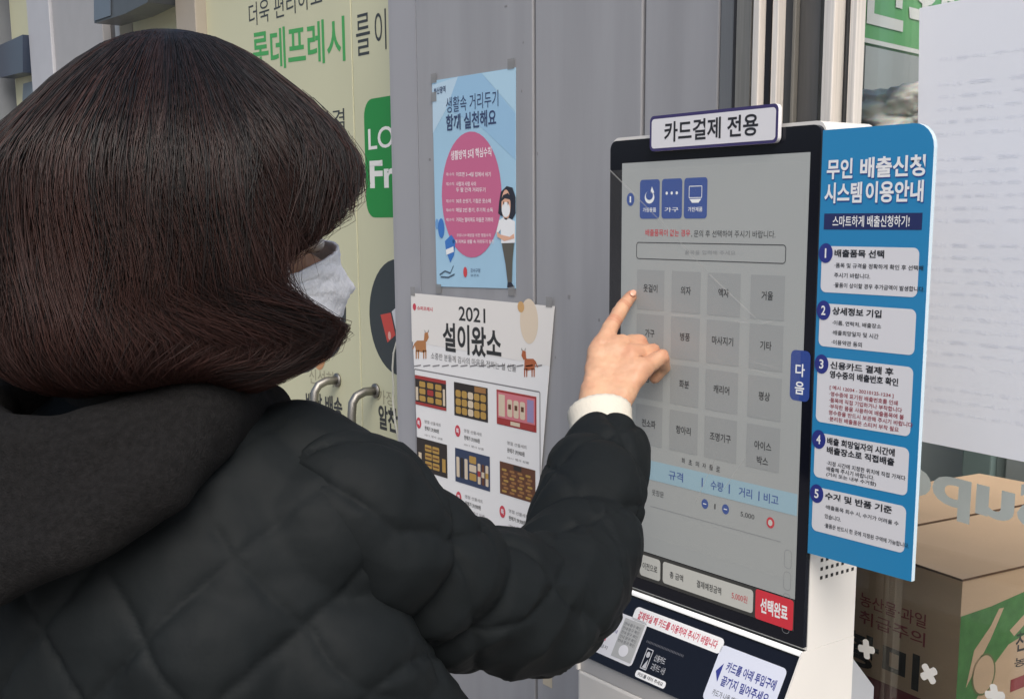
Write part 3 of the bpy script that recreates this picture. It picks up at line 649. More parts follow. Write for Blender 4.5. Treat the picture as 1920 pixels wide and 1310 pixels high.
for x0, x1, t in ((1259, 1286, '규격'), (1321, 1323, '|'), (1338, 1362, '수량'), (1372, 1374, '|'), (1391, 1416, '거리'), (1428, 1430, '|'), (1438, 1466, '비고')):
    fl.text(t, (KL(x0, 930)[0], zc), (KL(x1, 930)[0], zc), .0105, L_bl, 2, bold=.01)
fl.build('table_header', scr)
fl = Flat(SY); zr = (-0.8865, 1.1817)[1]
fl.text('옷장문', (KL(1228, 925)[0], (-0.9885, 1.1835)[1]), (KL(1250, 925)[0], (-0.9885, 1.1835)[1]), .007, L_bk, 1)
for x in (1327, 1366): q = (KL(x, 955)[0], zr+.004); fl.shape(ell(q[0], q[1], .0052, .0056, 20), L_bl, 1); fl.rect((q[0]-.0025, q[1]-.0005), (q[0]+.0025, q[1]+.0005), L_wh, 2)
fl.text('1', (KL(1345, 955)[0], zr+.004), (KL(1347, 955)[0], zr+.004), .006, L_bk, 1); fl.text('5,000', (KL(1394, 970)[0], zr+.003), (KL(1420, 970)[0], zr+.003), .006, L_bk, 1)
q = (KL(1450, 985)[0], zr+.002); fl.shape(ell(q[0], q[1], .0055, .006, 20), L_rd, 1); fl.shape(ell(q[0], q[1], .003, .0034, 16), L_wb, 2)
fl.rect((KL(1225, 940)[0], (-0.9022, 1.1664)[1]), (KL(1470, 1000)[0], (-0.9021, 1.1658)[1]), L_sf, 1)
for j in range(4): fl.frame((KL(1477, 1020)[0], K(1484,998+30*j)[1]) if False else (KL(1477, 1020)[0], zr-.022-.0235*j), (KL(1491, 1020)[0], zr-.042-.0235*j), .0005, L_sf, 1, r=.004)
fl.build('order_row', scr)
# bottom buttons
zt_, zb_ = (-0.8925, 1.1170)[1], (-0.8915, 1.0875)[1]
zt_ = zt-.0035; zb_ = zb+.004
for x0, x1, t, mm in ((1168, 1198, '홈', L_wb), (1203, 1241, '이전으로', L_wb), (1246, 1416, '총 금액', L_wb), (1421, 1488, '선택완료', L_rb)):
    fl = Flat(SY-.0002); A0, A1 = KL(x0+2, 1100)[0], KL(x1+2, 1120)[0]
    if mm is L_rb: A1 = q1-.001; fl.rect((A0, zt_+.003), (A1, zb_-.004), mm, 1, r=.003)
    else: fl.rect((A0, zt_), (A1, zb_), mm, 1, r=.004)
    zc = (zt_+zb_)/2; w_ = A1-A0
    if t == '총 금액':
        fl.text(t, (A0+.012, zc), (A0+.034, zc), .008, L_bk, 2, bold=.01); fl.text('결제예정금액', (A0+.056, zc), (A0+.094, zc), .0085, L_bk, 2, bold=.01); fl.text('5,000원', (A1-.031, zc), (A1-.008, zc), .0085, L_rd, 2)
    else: fl.text(t, (A0+w_*.14, zc), (A1-w_*.14, zc), .017 if mm is L_rb else .0085, L_wh if mm is L_rb else L_bk, 2, bold=.03 if mm is L_rb else .01)
    fl.build('touch_button', scr)
fl = Flat(SY-.0001); A0 = (-0.7972, 1.3664); A1 = (-0.7785, 1.3171); fl.rect((A0[0], A0[1]+.002), (kr-.004, A1[1]), sm('tab', 38, 62, 128), 0, r=.006)
cx = (A0[0]+kr-.004)/2; fl.text('다', (cx-.006, A0[1]-.018), (cx+.006, A0[1]-.018), .013, L_wh, 1, bold=.02); fl.text('음', (cx-.006, A0[1]-.036), (cx+.006, A0[1]-.036), .013, L_wh, 1, bold=.02)
fl.build('next_tab', ki)
# protective film with creases over the screen
def film():
    m = bpy.data.materials.new('clear_film'); m.use_nodes = True; b_ = m.node_tree.nodes['Principled BSDF']
    b_.inputs['Base Color'].default_value = (.7, .7, .68, 1); b_.inputs['Roughness'].default_value = .28; b_.inputs['Alpha'].default_value = .05; return m
M_film = film(); M_crs = mat('film_crease', S(216, 216, 212), .3, var=0, alpha=.38)
fl = Flat(KY-.0062); fl.rect((kl+.006, (-0.9141, 1.5553)[1]), (q1-.002, (-0.9010, 1.1286)[1]), M_film, 0)
fl2 = Flat(KY-.0064)
for p, q, w_, l_ in (((1150, 318), (1250, 418), .0016, 0), ((1250, 418), (1340, 515), .0010, 1), ((1340, 515), (1428, 598), .0014, 2), ((1312, 940), (1352, 850), .0011, 0), ((1365, 915), (1405, 858), .0009, 0),
                 ((1390, 602), (1412, 604), .0012, 3), ((1440, 604), (1460, 602), .0012, 3), ((1275, 590), (1316, 592), .0009, 3), ((1415, 676), (1470, 690), .0007, 3), ((1415, 690), (1470, 704), .0007, 3)):
    A0, A1 = Vector(KL(*p)), Vector(KL(*q)); n_ = Vector((-(A1-A0).y, (A1-A0).x)).normalized()*w_/2
    fl2.shape([tuple(A0-n_), tuple(A1-n_*.5), tuple(A1+n_*.5), tuple(A0+n_)], M_crs, l_)
flm = fl.build('protective_film', ki); fl2.build('crease', flm)

# sign on top
AY = .93
fl = Flat(AY); A0, A1 = (-1.0051, 1.6114), (-0.8187, 1.5732); zt2 = (-0.9061, 1.6116)[1]; zb2 = (-0.9049, 1.5734)[1]
M_prp = mat('sign_purple', S(62, 54, 104), .35, var=0); M_sw = mat('sign_white', S(226, 226, 230), .3, var=0)
fl.sheet(rrect(A0[0], zb2, A1[0], zt2, .006), M_prp, .005, M_sw); hs = fl.build('header_sign', ki)
fl = Flat(AY); fl.rect((A0[0]+.003, zb2+.003), (A1[0]-.003, zt2-.0035), M_sw, 1, r=.004); fl.build('sign_face', hs)
fl = Flat(AY); fl.text('카드결제 전용', ((-0.9815, 1.5949)[0], (zb2+zt2)/2+.0005), ((-0.8446, 1.5893)[0], (zb2+zt2)/2+.0005), 0.0219, P('signblack', 36, 36, 42), 2, bold=.02); fl.build('lettering', hs)

# blue guide panel on the right
fl = Flat(AY+.004); xl, xr = (-0.7658, 1.5544)[0], (-0.6422, 1.5493)[0]; z1 = (-0.7032, 1.5824)[1]; z0 = (-0.7017, 1.1628)[1]
M_blue = mat('guide_blue', S(42, 136, 190), .3, var=.03, vscale=3); M_edge = mat('panel_edge', S(196, 216, 228), .3, var=0)
fl.sheet(rrect(xl, z0, xr, z1, .022, corners=(0, 0, 1, 0)), M_blue, .005, M_edge); gp_ = fl.build('guide_panel', ki)
GYp = AY+.004
GL = lambda u, v: (xl+(xr-xl)*u, z1-(z1-z0)*v)      # fractions of the panel
I_w2 = P('guidewhite', 236, 238, 240); I_nb = P('guidenavy', 36, 46, 96); I_sd = P('guideshade', 40, 70, 150); I_cd = P('card', 222, 223, 228); I_k = P('guideblack', 34, 36, 44); I_r = P('guidered', 150, 44, 60); I_bd = P('badge', 42, 52, 132)
ut, ub = z1, z0
vy = lambda y: (z1-(-0.7032, 1.5824)[1]+0)  # unused helper
fl = Flat(GYp)
for dz, mm, l in ((-.0012, I_sd, 1), (0, I_w2, 2)):
    f_ = lambda a: (a[0]+(.0006 if dz else 0), a[1]+dz)
    fl.text('무인', f_(GL(.055, .0885)), f_(GL(.30, .0885)), .019, mm, l, bold=.03); fl.text('배출신청', f_(GL(.37, .0885)), f_(GL(.94, .0885)), .019, mm, l, bold=.03)
    fl.text('시스템', f_(GL(.04, .142)), f_(GL(.395, .142)), .0195, mm, l, bold=.03); fl.text('이용안내', f_(GL(.43, .142)), f_(GL(.935, .142)), .0195, mm, l, bold=.03)
fl.build('heading', gp_)
fl = Flat(GYp); fl.rect(GL(.045, .188), GL(.935, .224), I_nb, 1); fl.text('스마트하게 배출신청하기!', GL(.13, .2055), GL(.83, .2055), .0105, I_w2, 2, bold=.015); fl.build('subtitle_bar', gp_)
cards = [(.262, .368, ['배출품목 선택'], ['·품목 및 규격을 정확하게 확인 후 선택해', ' 주시기 바랍니다.', '·물품이 상이할 경우 추가금액이 발생합니다.'], I_k, (.80, .34, .82)),
         (.394, .494, ['상세정보 기입'], ['·이름, 연락처, 배출장소', '·배출희망일자 및 시간', '·이용약관 동의'], I_k, (.46, .44, .29)),
         (.520, .674, ['신용카드 결제 후', '영수증의 배출번호 확인'], ['[ 예시 12034 - 20210125-1234 ]', '·영수증에 표기된 배출번호를 인쇄', '·품목에 직접 기입하거나 부착합니다', '·부착한 품을 사용하여 배출품목에 붙', ' 영수증을 반드시 보관해 주시기 바랍니다', '·분리된 배출품은 스티커 부착 필요'], I_r, (.60, .64, .68, .70, .78, .66)),
         (.700, .808, ['배출 희망일자의 시간에', '배출장소로 직접배출'], ['·지정 시간에 지정한 위치에 직접 가져다', ' 배출해 주시기 바랍니다.', ' (거리 또는 내부 수거함)'], I_k, (.74, .46, .48)),
         (.832, .940, ['수거 및 반품 기준'], ['·배출품목 회수 시, 수거가 어려울 수', ' 있습니다.', '·물품은 반드시 한 곳에 지정된 구역에 가능합니다.'], I_k, (.70, .16, .80))]
for k, (v0, v1, hd, body, bc_, wd) in enumerate(cards):
    fl = Flat(GYp); fl.rect(GL(.035, v0), GL(.925, v1), I_cd, 1, r=.006)
    H = z1-z0; hh = .0074
    for j, t in enumerate(hd):
        v = v0+.0155+.0215*j; fl.text(t, GL(.16, v), GL(.16+min(.066*len(t), .64), v), hh, I_k, 2, bold=.03)
    n0 = v0+.0155+.0215*len(hd)+.006+(.004 if len(hd) > 1 else 0); st = (v1-.012-n0)/max(1, len(body)-1)
    if k != 2: st = min(st, .0225)
    for j, t in enumerate(body):
        fl.text(t.strip(), GL(.165, n0+st*j), GL(.165+wd[j], n0+st*j), .0047, bc_, 2, bold=.012)
    fl.build('instruction_card', gp_)
    fl = Flat(GYp-.0006); q = GL(.075, v0+.016); fl.shape(ell(q[0], q[1], .0085, .0095, 24), I_bd, 0); fl.text(str(k+1), (q[0]-(.0009 if k == 0 else .0026), q[1]), (q[0]+(.0009 if k == 0 else .0026), q[1]), .0092, I_w2, 1, bold=0 if k == 0 else .02); fl.build('number_badge', gp_)

# light strip and slanted card reader panel
b = MB(); b.box((kl+.002, KY-.0062, kbz-.0058), (kr-.002, KY-.0005, kbz-.0008), mat('light_strip', S(240, 240, 240), .3, var=0, emit=.35), .0015); b.build('light_strip', ki)
lt, lb = Vector((0, KY-.004, kbz-.008)), Vector((0, .893, 1.5-.531))
b = MB(); n_ = (lt-lb).cross(Vector((1, 0, 0))).normalized()
if n_.y > 0: n_ = -n_
def led(x, t, off=0): p = lt+(lb-lt)*t+n_*off; return (x, p.y, p.z)
q8 = [led(kl+.002, 0), led(kr-.002, 0), led(kr-.002, 1), led(kl+.002, 1)]; q8b = [(x, KY+.04, z-.02) for x, y, z in q8]
b.add(q8+q8b, [(3, 2, 1, 0), (0, 1, 5, 4), (2, 3, 7, 6), (1, 2, 6, 5), (3, 0, 4, 7)], M_bez); crd = b.build('card_panel', ki)
class Ledge(Flat):
    def __init__(s): super().__init__(0)
    def add(s, vs, fs, m, smooth=False):
        MB.add(s, [led(kl+.002+x, z, .0004-y) for x, y, z in vs], fs, m, smooth)   # x metres from the left, z = 0..1 down the slope, y = -layer
fl = Ledge(); fl.rect((.092, .20), (.238, .045), I_w2, 1, r=.0) if False else None
def lrr(fl, x0, t0, x1, t1, m, l, r=.006):
    k = (lt-lb).length; pts = rrect(x0, t0*k, x1, t1*k, r); fl.shape([(x, z/k) for x, z in pts][::-1], m, l)
lrr(fl, .062, .10, .208, .30, I_w2, 1); fl.text('결제하실 때 카드를 이용하여 주시기 바랍니다', (.070, .2), (.200, .2), -.11, P('stickerred', 196, 48, 78), 2, bold=.02); fl.build('payment_sticker', crd)
fl = Ledge(); lrr(fl, .004, .26, .090, .88, I_cd, 1); lrr(fl, .052, .30, .087, .84, P('grey_patch', 176, 178, 178), 2, .001)
for j in range(5): fl.text('안내 문구 확인', (.054, .37+.06*j), (.083, .37+.06*j), -.045, P('softink2', 96, 98, 100), 3)
fl.text('사용 방법', (.014, .40), (.046, .40), -.08, I_bd, 2, bold=.02); fl.text('카드 결제 안내', (.014, .52), (.048, .52), -.05, I_bd, 2); fl.text('주의', (.014, .66), (.034, .66), -.07, P('stickerred', 196, 48, 78), 2, bold=.02); fl.text('훼손 금지', (.014, .77), (.042, .77), -.05, P('softink2', 96, 98, 100), 2)
fl.shape([(.069+.008*math.cos(a), .72+.08*math.sin(a)) for a in np.linspace(0, 2*math.pi, 20)], I_cd, 3); fl.build('notice_sticker', crd)
fl = Ledge(); I_gy = P('ledgegrey', 190, 192, 198)
for k in range(26): fl.shape([(.098+.0024*k, .47), (.0994+.0024*k, .47), (.0994+.0024*k, .5), (.098+.0024*k, .5)], P('ledgedim', 90, 92, 100), 1)
k = (lt-lb).length
for a0 in range(0, 360, 24):
    a = math.radians(a0); pass
def lfr(x0, t0, x1, t1, w, m):
    for (u0, v0_, u1, v1_) in ((x0, t0, x1, t0+w/k), (x0, t1-w/k, x1, t1), (x0, t0, x0+w, t1), (x1-w, t0, x1, t1)): fl.shape([(u0, v0_), (u1, v0_), (u1, v1_), (u0, v1_)], m, 1)
lfr(.103, .56, .114, .84, .0012, I_gy)
fl.shape([(.1085+.003*math.cos(a), .64+.04*math.sin(a)) for a in np.linspace(0, 2*math.pi, 14)], I_gy, 2); fl.shape([(.106, .82), (.111, .70), (.1125, .82)], I_gy, 2)
fl.text('신용카드', (.119, .64), (.137, .64), -.09, I_gy, 1, bold=.01); fl.text('교통카드 사용', (.119, .76), (.142, .76), -.09, I_gy, 1)
fl.build('reader_marking', crd)
fl = Ledge(); lrr(fl, .100, .87, .150, .965, I_w2, 1, .003); fl.text('카드를 대어 주세요', (.104, .917), (.146, .917), -.05, I_k, 2, bold=.01); fl.build('tap_sticker', crd)
fl = Ledge(); lrr(fl, .206, .17, .300, .88, P('stickerblue', 214, 220, 236), 1); I_bi = P('stickerink', 52, 60, 140)
fl.shape([(.211, .50), (.218, .38), (.218, .62)], I_bi, 2); fl.text('카드를 아래 투입구에', (.223, .40), (.293, .40), -.13, I_bi, 2, bold=.02); fl.text('끝까지 밀어주세요', (.223, .58), (.290, .58), -.13, I_bi, 2, bold=.02); fl.text('카드가 나올 때까지 뽑지 마세요', (.217, .75), (.286, .75), -.08, I_k, 2); fl.build('insert_sticker', crd)
# cheeks and pedestal
for x0, x1 in ((kl-.002, kl+.0015), (kr-.0015, kr+.0005)):
    b = MB(); pts = [(KY-.006, kbz-.0003), (KY+.078, kbz-.0003), (KY+.078, lb.z-.02), (.891, lb.z-.02), (.889, lb.z)]
    b.add([(x0, y, z) for y, z in pts]+[(x1, y, z) for y, z in pts], [list(range(5)), list(range(9, 4, -1))]+[[i, i+5, (i+1) % 5+5, (i+1) % 5] for i in range(5)], M_kw); b.build('side_cheek', ki)
b = MB(); b.box((kl-.003, .894, .062), (kr+.003, KY+.078, lb.z-.021), M_kw, .004); b.build('front_cabinet', ki)
b = MB(); b.box((kl-.001, .8955, lb.z-.0205), (kr+.001, KY+.05, lb.z-.001), mat('kiosk_grey', S(186, 186, 186), .45)); b.build('front_lip', ki)
bs = (-0.7818, 1.0500, 1.0013); zc = (-0.7896, 1.0500, 1.0251)[2]
b = MB(); pts = [(KY+.079, zc+.006), (1.062, zc-.04), (1.062, .06), (KY+.079, .06)]
b.add([(kl, y, z) for y, z in pts]+[(kr-.003, y, z) for y, z in pts], [list(range(4)), list(range(7, 3, -1))]+[[i, i+4, (i+1) % 4+4, (i+1) % 4] for i in range(4)], mat('pedestal_grey', S(164, 168, 174), .5)); b.build('rear_cabinet', ki)
b = MB(); b.box((kl-.03, .84, .003), (kr+.03, 1.09, .06), mat('pedestal_dark', S(70, 72, 76), .5), .005); b.build('foot', ki)
b = MB()
for i in range(7):
    for j in range(6):
        y, z = KY+.018+.0085*i, (-0.7312, 1.1569)[1]+.02-.0095*j; b.box((kr+.0001, y, z), (kr+.0006, y+.0035, z+.0035), mat('hole', S(40, 40, 42), .8, var=0))
b.build('speaker_grille', ki)

# ------------------------------------------------------------------ person
def capsule(p0, p1, r0, r1, flat=None, n=20, cap=6):
    """closed tapered capsule; flat = (direction, scale) squeezes the section along a direction"""
    p0, p1 = Vector(p0), Vector(p1); t = (p1-p0); L = t.length; t = t/L if L > 1e-6 else Vector((0, 0, 1))
    a = (Vector(flat[0])-t*t.dot(Vector(flat[0]))).normalized() if flat else t.orthogonal().normalized()
    b = t.cross(a); sa = flat[1] if flat else 1
    rings = [(p0-t*r0*math.cos(k*math.pi/2/cap), r0*math.sin(k*math.pi/2/cap)) for k in range(1, cap)]+[(p0, r0), (p1, r1)]+[(p1+t*r1*math.sin(k*math.pi/2/cap), r1*math.cos(k*math.pi/2/cap)) for k in range(1, cap)]
    v = [p0-t*r0]; f = []
    for c, r in rings:
        for k in range(n):
            an = 2*math.pi*k/n; v.append(c+a*math.cos(an)*r*sa+b*math.sin(an)*r)
    v.append(p1+t*r1); m = len(rings)
    for k in range(n): f.append((0, 1+(k+1) % n, 1+k))
    for i in range(m-1):
        for k in range(n): f.append((1+i*n+k, 1+i*n+(k+1) % n, 1+(i+1)*n+(k+1) % n, 1+(i+1)*n+k))
    for k in range(n): f.append((1+(m-1)*n+k, 1+(m-1)*n+(k+1) % n, len(v)-1))
    return v, f
def ellipsoid(c, ax, n=24):
    """ax: three vectors, the half axes"""
    v = []; f = []; m = 16
    v.append(Vector(c)+Vector(ax[2]))
    for i in range(1, m):
        th = math.pi*i/m
        for k in range(n):
            a = 2*math.pi*k/n; v.append(Vector(c)+Vector(ax[2])*math.cos(th)+(Vector(ax[0])*math.cos(a)+Vector(ax[1])*math.sin(a))*math.sin(th))
    v.append(Vector(c)-Vector(ax[2]))
    for k in range(n): f.append((0, 1+k, 1+(k+1) % n)); f.append((len(v)-1, 1+(m-2)*n+(k+1) % n, 1+(m-2)*n+k))
    for i in range(m-2):
        for k in range(n): f.append((1+i*n+k, 1+(i+1)*n+k, 1+(i+1)*n+(k+1) % n, 1+i*n+(k+1) % n))
    return v, f
def fuse(parts, voxel, smooth):
    """union of closed shapes as one continuous smooth surface -> numpy verts, quads, normals"""
    V = []; F = []
    for v, f in parts:
        k = len(V); V += [tuple(p) for p in v]; F += [tuple(k+i for i in q) for q in f]
    me = bpy.data.meshes.new('tmp'); me.from_pydata(V, [], F)
    bm = bmesh.new(); bm.from_mesh(me); bmesh.ops.recalc_face_normals(bm, faces=bm.faces[:]); bm.to_mesh(me); bm.free()
    o = bpy.data.objects.new('tmp', me); COL.objects.link(o)
    r = o.modifiers.new('r', 'REMESH'); r.mode = 'VOXEL'; r.voxel_size = voxel
    if smooth: q = o.modifiers.new('s', 'SMOOTH'); q.factor = .5; q.iterations = smooth
    e = o.evaluated_get(bpy.context.evaluated_depsgraph_get()); m = bpy.data.meshes.new_from_object(e)
    n = len(m.vertices); v = np.zeros(n*3, np.float32); m.vertices.foreach_get('co', v); nr = np.zeros(n*3, np.float32); m.vertices.foreach_get('normal', nr)
    f = np.array([tuple(p.vertices) if len(p.vertices) == 4 else tuple(p.vertices)+(p.vertices[2],) for p in m.polygons], np.int32)
    bpy.data.objects.remove(o); bpy.data.meshes.remove(me); bpy.data.meshes.remove(m)
    return v.reshape(-1, 3).astype(float), f, nr.reshape(-1, 3).astype(float)
def vnoise(p, seed=0):
    """smooth value noise on an (n, 3) array, -1..1"""
    p = np.asarray(p, float)+seed*17.31; i = np.floor(p).astype(np.int64); f = p-i; f = f*f*(3-2*f)
    def h(a):
        q = (a[:, 0]*374761393+a[:, 1]*668265263+a[:, 2]*2147483647+seed*1013) & 0xffffffff
        q = ((q ^ (q >> 13))*1274126177) & 0xffffffff; return ((q ^ (q >> 16)) & 0xffff)/32767.5-1
    out = 0
    for dx in (0, 1):
        for dy in (0, 1):
            for dz in (0, 1):
                w = (f[:, 0] if dx else 1-f[:, 0])*(f[:, 1] if dy else 1-f[:, 1])*(f[:, 2] if dz else 1-f[:, 2]); out = out+w*h(i+np.array((dx, dy, dz)))
    return out
def smooth_step(a, b, x): t = np.clip((x-a)/(b-a), 0, 1); return t*t*(3-2*t)

UP = Vector((0, 0, 1))
az_b = math.radians(28); FW = Vector((-math.sin(az_b), math.cos(az_b), 0)); RT = Vector((math.cos(az_b), math.sin(az_b), 0))
az_h = math.radians(21)
NK = Vector((-0.8505, 0.3028, 1.3723))
def B(r, f, u): return NK+RT*r+FW*f+UP*u                   # body frame at the base of the neck
HD = Vector((-0.8299, 0.3354, 1.4900))
_hr, _hf = Vector((math.cos(az_h), math.sin(az_h), 0)), Vector((-math.sin(az_h), math.cos(az_h), 0))
_pt = math.radians(10); HF = _hf*math.cos(_pt)-UP*math.sin(_pt); HU = _hf*math.sin(_pt)+UP*math.cos(_pt); HR = _hr
def H(x, y, z): return HD+HR*x+HF*y+HU*z                   # head frame between the ears: right, forward, up

M_skin = mat('skin', S(198, 157, 127), .5, var=.09, vscale=60, bump=.12, bscale=500, sss=.12)
_n = M_skin.node_tree; _b = _n.nodes['Principled BSDF']; _src = _b.inputs['Base Color'].links[0].from_socket; _at = _n.nodes.new('ShaderNodeAttribute'); _at.attribute_name = 'tone'
_mx = _n.nodes.new('ShaderNodeMix'); _mx.data_type = 'RGBA'; _mx.inputs[7].default_value = S(172, 98, 76); _ml = _n.nodes.new('ShaderNodeMath'); _ml.operation = 'MULTIPLY'; _ml.inputs[1].default_value = .75
_n.links.new(_at.outputs['Fac'], _ml.inputs[0]); _n.links.new(_ml.outputs[0], _mx.inputs[0]); _n.links.new(_src, _mx.inputs[6]); _n.links.new(_mx.outputs[2], _b.inputs['Base Color'])
M_jac = mat('jacket_nylon', lin(.0108, .0132, .0145), .62, var=.05, vscale=20, bump=.30, bscale=75, spec=.09)
M_hood = mat('hood_fleece', lin(.0080, .0077, .0080), .95, var=.4, vscale=260, bump=.7, bscale=700, spec=.2)
M_knit = mat('knit_white', S(208, 203, 190), .85, var=.03, bump=.3, bscale=300)
M_trou = mat('trousers', lin(.02, .02, .024), .8, bump=.1)

# body: one continuous surface, feet on the pavement
sh_r, el_r, wr_r = Vector((-0.7243, 0.3883, 1.2993)), Vector((-0.7909, 0.6285, 1.1647)), Vector((-0.9574, 0.8193, 1.2881))
hipc = B(0, .02, -.60)
parts = []
ax = lambda x, y, z: (HR*x, HF*y, HU*z)
parts += [ellipsoid(H(0, -.012, .030), ax(.073, .090, .088)), ellipsoid(H(0, .022, -.035), ax(.060, .064, .078)), capsule(H(0, .052, -.085), H(0, .056, -.088), .026, .024),
          capsule(H(0, .088, .004), H(0, .108, -.036), .008, .012), capsule(H(-.012, .098, -.04), H(.012, .098, -.04), .007, .007),
          capsule(H(-.018, .083, -.066), H(.018, .083, -.066), .007, .007), capsule(H(-.04, .076, .022), H(.04, .076, .022), .011, .011)]
for s_ in (-1, 1):
    parts += [capsule(H(s_*.072, -.008, .012), H(s_*.069, -.004, -.028), .016, .010, (HR, .45)), ellipsoid(H(s_*.032, .068, -.022), ax(.024, .02, .02))]
parts += [capsule(H(0, -.02, -.05), B(0, 0, -.03), .052, .056), capsule(B(-.12, 0, -.08), B(.12, .01, -.08), .05, .05), capsule(B(0, .0, -.12), B(0, .01, -.34), .115, .10, (FW, .78)), capsule(B(0, .01, -.34), hipc, .10, .125, (FW, .8)),
          capsule(B(.12, .01, -.08), sh_r, .048, .05), capsule(sh_r, el_r, .040, .022), capsule(el_r, wr_r, .022, .022, None)]
for s_ in (-1, 1):
    hp, kn, an = B(s_*.085, .02, -.66), B(s_*.09, .03, -1.0), B(s_*.095, .0, 0); kn.z = .47; an.z = .085
    parts += [capsule(hp, kn, .085, .052), capsule(kn, an, .052, .034), capsule(an-UP*.035, an+FW*.13-UP*.05, .032, .026, (UP, .9))]
sh_l, el_l, wr_l = B(-.165, .01, -.12), B(-.22, .02, -.40), B(-.21, .12, -.61)
parts += [capsule(B(-.12, 0, -.08), sh_l, .048, .05), capsule(sh_l, el_l, .045, .038), capsule(el_l, wr_l, .038, .024)]
# right hand: index finger on the screen, the other fingers curled, thumb tucked behind
W0, W1 = Vector((-0.9711, 0.8166, 1.2954)), Vector((-0.9569, 0.8348, 1.2924))
mcp = [Vector((-1.0119, 0.8638, 1.3546)), Vector((-1.0028, 0.8820, 1.3578)), Vector((-0.9847, 0.8867, 1.3488)), Vector((-0.9665, 0.8832, 1.3340))]
for k in range(4):
    w_ = W0.lerp(W1, k/3); parts.append(capsule(w_, mcp[k], .0150, [.0108, .0112, .0105, .0098][k]))
for k in range(3):
    parts.append(capsule(mcp[k].lerp(W0.lerp(W1, k/3), .12), mcp[k+1].lerp(W0.lerp(W1, (k+1)/3), .12), .0095, .0095))
parts.append(capsule(Vector((-0.9368, 0.8019, 1.2670)), W0.lerp(W1, .5), .020, .021))
def chain(ps, rs):
    return [capsule(ps[i], ps[i+1], rs[i], rs[i+1], n=16) for i in range(len(ps)-1)]
parts += chain([mcp[0], Vector((-1.0249, 0.8954, 1.3832)), Vector((-1.0314, 0.9172, 1.4007)), Vector((-1.0345, 0.9314, 1.4116))], [.0108, .0092, .0082, .0068])
parts += chain([mcp[1], Vector((-0.9988, 0.9122, 1.3615)), Vector((-1.0107, 0.9290, 1.3453)), Vector((-1.0189, 0.9201, 1.3353))], [.0112, .0095, .0086, .0075])
parts += chain([mcp[2], Vector((-0.9837, 0.9181, 1.3526)), Vector((-0.9936, 0.9318, 1.3343)), Vector((-1.0035, 0.9228, 1.3254))], [.0105, .0090, .0082, .0072])
parts += chain([mcp[3], Vector((-0.9640, 0.9144, 1.3480)), Vector((-0.9739, 0.9273, 1.3328)), Vector((-0.9844, 0.9234, 1.3211))], [.0098, .0082, .0076, .0066])
parts += chain([Vector((-0.9891, 0.8324, 1.3046)), Vector((-1.0199, 0.8645, 1.3236)), Vector((-1.0305, 0.8976, 1.3285)), Vector((-1.0267, 0.9156, 1.3261))], [.0135, .0115, .0095, .0078])
# left hand hanging relaxed
hd_ = (B(-.205, .16, -.70)-wr_l).normalized(); sd = RT
lm = [wr_l+hd_*.085+FW*(.03-.02*k) for k in range(4)]
for k in range(4):
    parts.append(capsule(wr_l+hd_*.015+FW*(.012-.008*k), lm[k], .014, .0105))
    d1 = (hd_+sd*.25).normalized(); d2 = (hd_+sd*.9).normalized(); ln = [.042, .046, .043, .034][k]
    parts += chain([lm[k], lm[k]+d1*ln, lm[k]+d1*ln+d2*ln*.65, lm[k]+d1*ln+d2*ln*.65+(d2+sd*.3).normalized()*ln*.5], [.0105, .009, .008, .007])
parts += chain([wr_l+hd_*.02+FW*.015, wr_l+hd_*.05+FW*.045+sd*.015, wr_l+hd_*.085+FW*.055+sd*.025, wr_l+hd_*.11+FW*.05+sd*.032], [.0135, .011, .0095, .008])
v, f, nr = fuse(parts, .0021, 5)
# knuckle creases and tendons on the right hand
hc = np.array(mcp[1]); dist = np.linalg.norm(v-hc, axis=1); near = smooth_step(.16, .1, dist)
relief = vnoise(v*260, 3)*.0003+vnoise(v*90, 5)*.0005
for k in range(4):
    a_, d_ = np.array(mcp[k]), np.array(W0.lerp(W1, k/3))-np.array(mcp[k]); L_ = np.linalg.norm(d_); t_ = np.clip((v-a_)@d_/L_**2, 0, .75); dd_ = np.linalg.norm(v-(a_+t_[:, None]*d_), axis=1)
    relief += .0012*np.exp(-((dd_-.012)/.004)**2)*np.exp(-t_*1.2)*.6+.0016*np.exp(-(np.linalg.norm(v-a_, axis=1)/.014)**2)
v = v+nr*(near*relief*1.7)[:, None]
tn = np.zeros(len(v)); g_ = lambda p, w_: np.exp(-(np.linalg.norm(v-np.array(p), axis=1)/w_)**2)
JT = [mcp, [Vector((-1.0249, 0.8954, 1.3832)), Vector((-0.9988, 0.9122, 1.3615)), Vector((-0.9837, 0.9181, 1.3526)), Vector((-0.9640, 0.9144, 1.3480))]]
for p in JT[0]: tn += .55*g_(p, .012)
for p in JT[1]: tn += .7*g_(p, .010)
tn += .8*g_(Vector((-1.0345, 0.9314, 1.4116)), .011)+.45*g_(Vector((-1.0305, 0.9181, 1.3994)), .006)+.3*near*np.clip(vnoise(v*70, 8)+.1, 0, 1)
for p, q_, offs in ((Vector((-1.0249, 0.8954, 1.3832)), mcp[0], (-.004, 0, .0035)), (Vector((-1.0310, 0.9177, 1.4007)), Vector((-1.0249, 0.8954, 1.3832)), (-.002, .0012))):
    d_ = np.array((p-q_).normalized()); al = (v-np.array(p))@d_; nn_ = g_(p, .013)
    for o_ in offs: tn += .75*nn_*np.exp(-((al-o_)/.0012)**2)
person = np_mesh('person', v, f, [M_skin], smooth=True, origin=(NK.x, NK.y, 0), attrs=np.clip(tn, 0, 1))
props(person, 'person in a black quilted jacket and white mask touching the kiosk screen', 'person')
PR = person
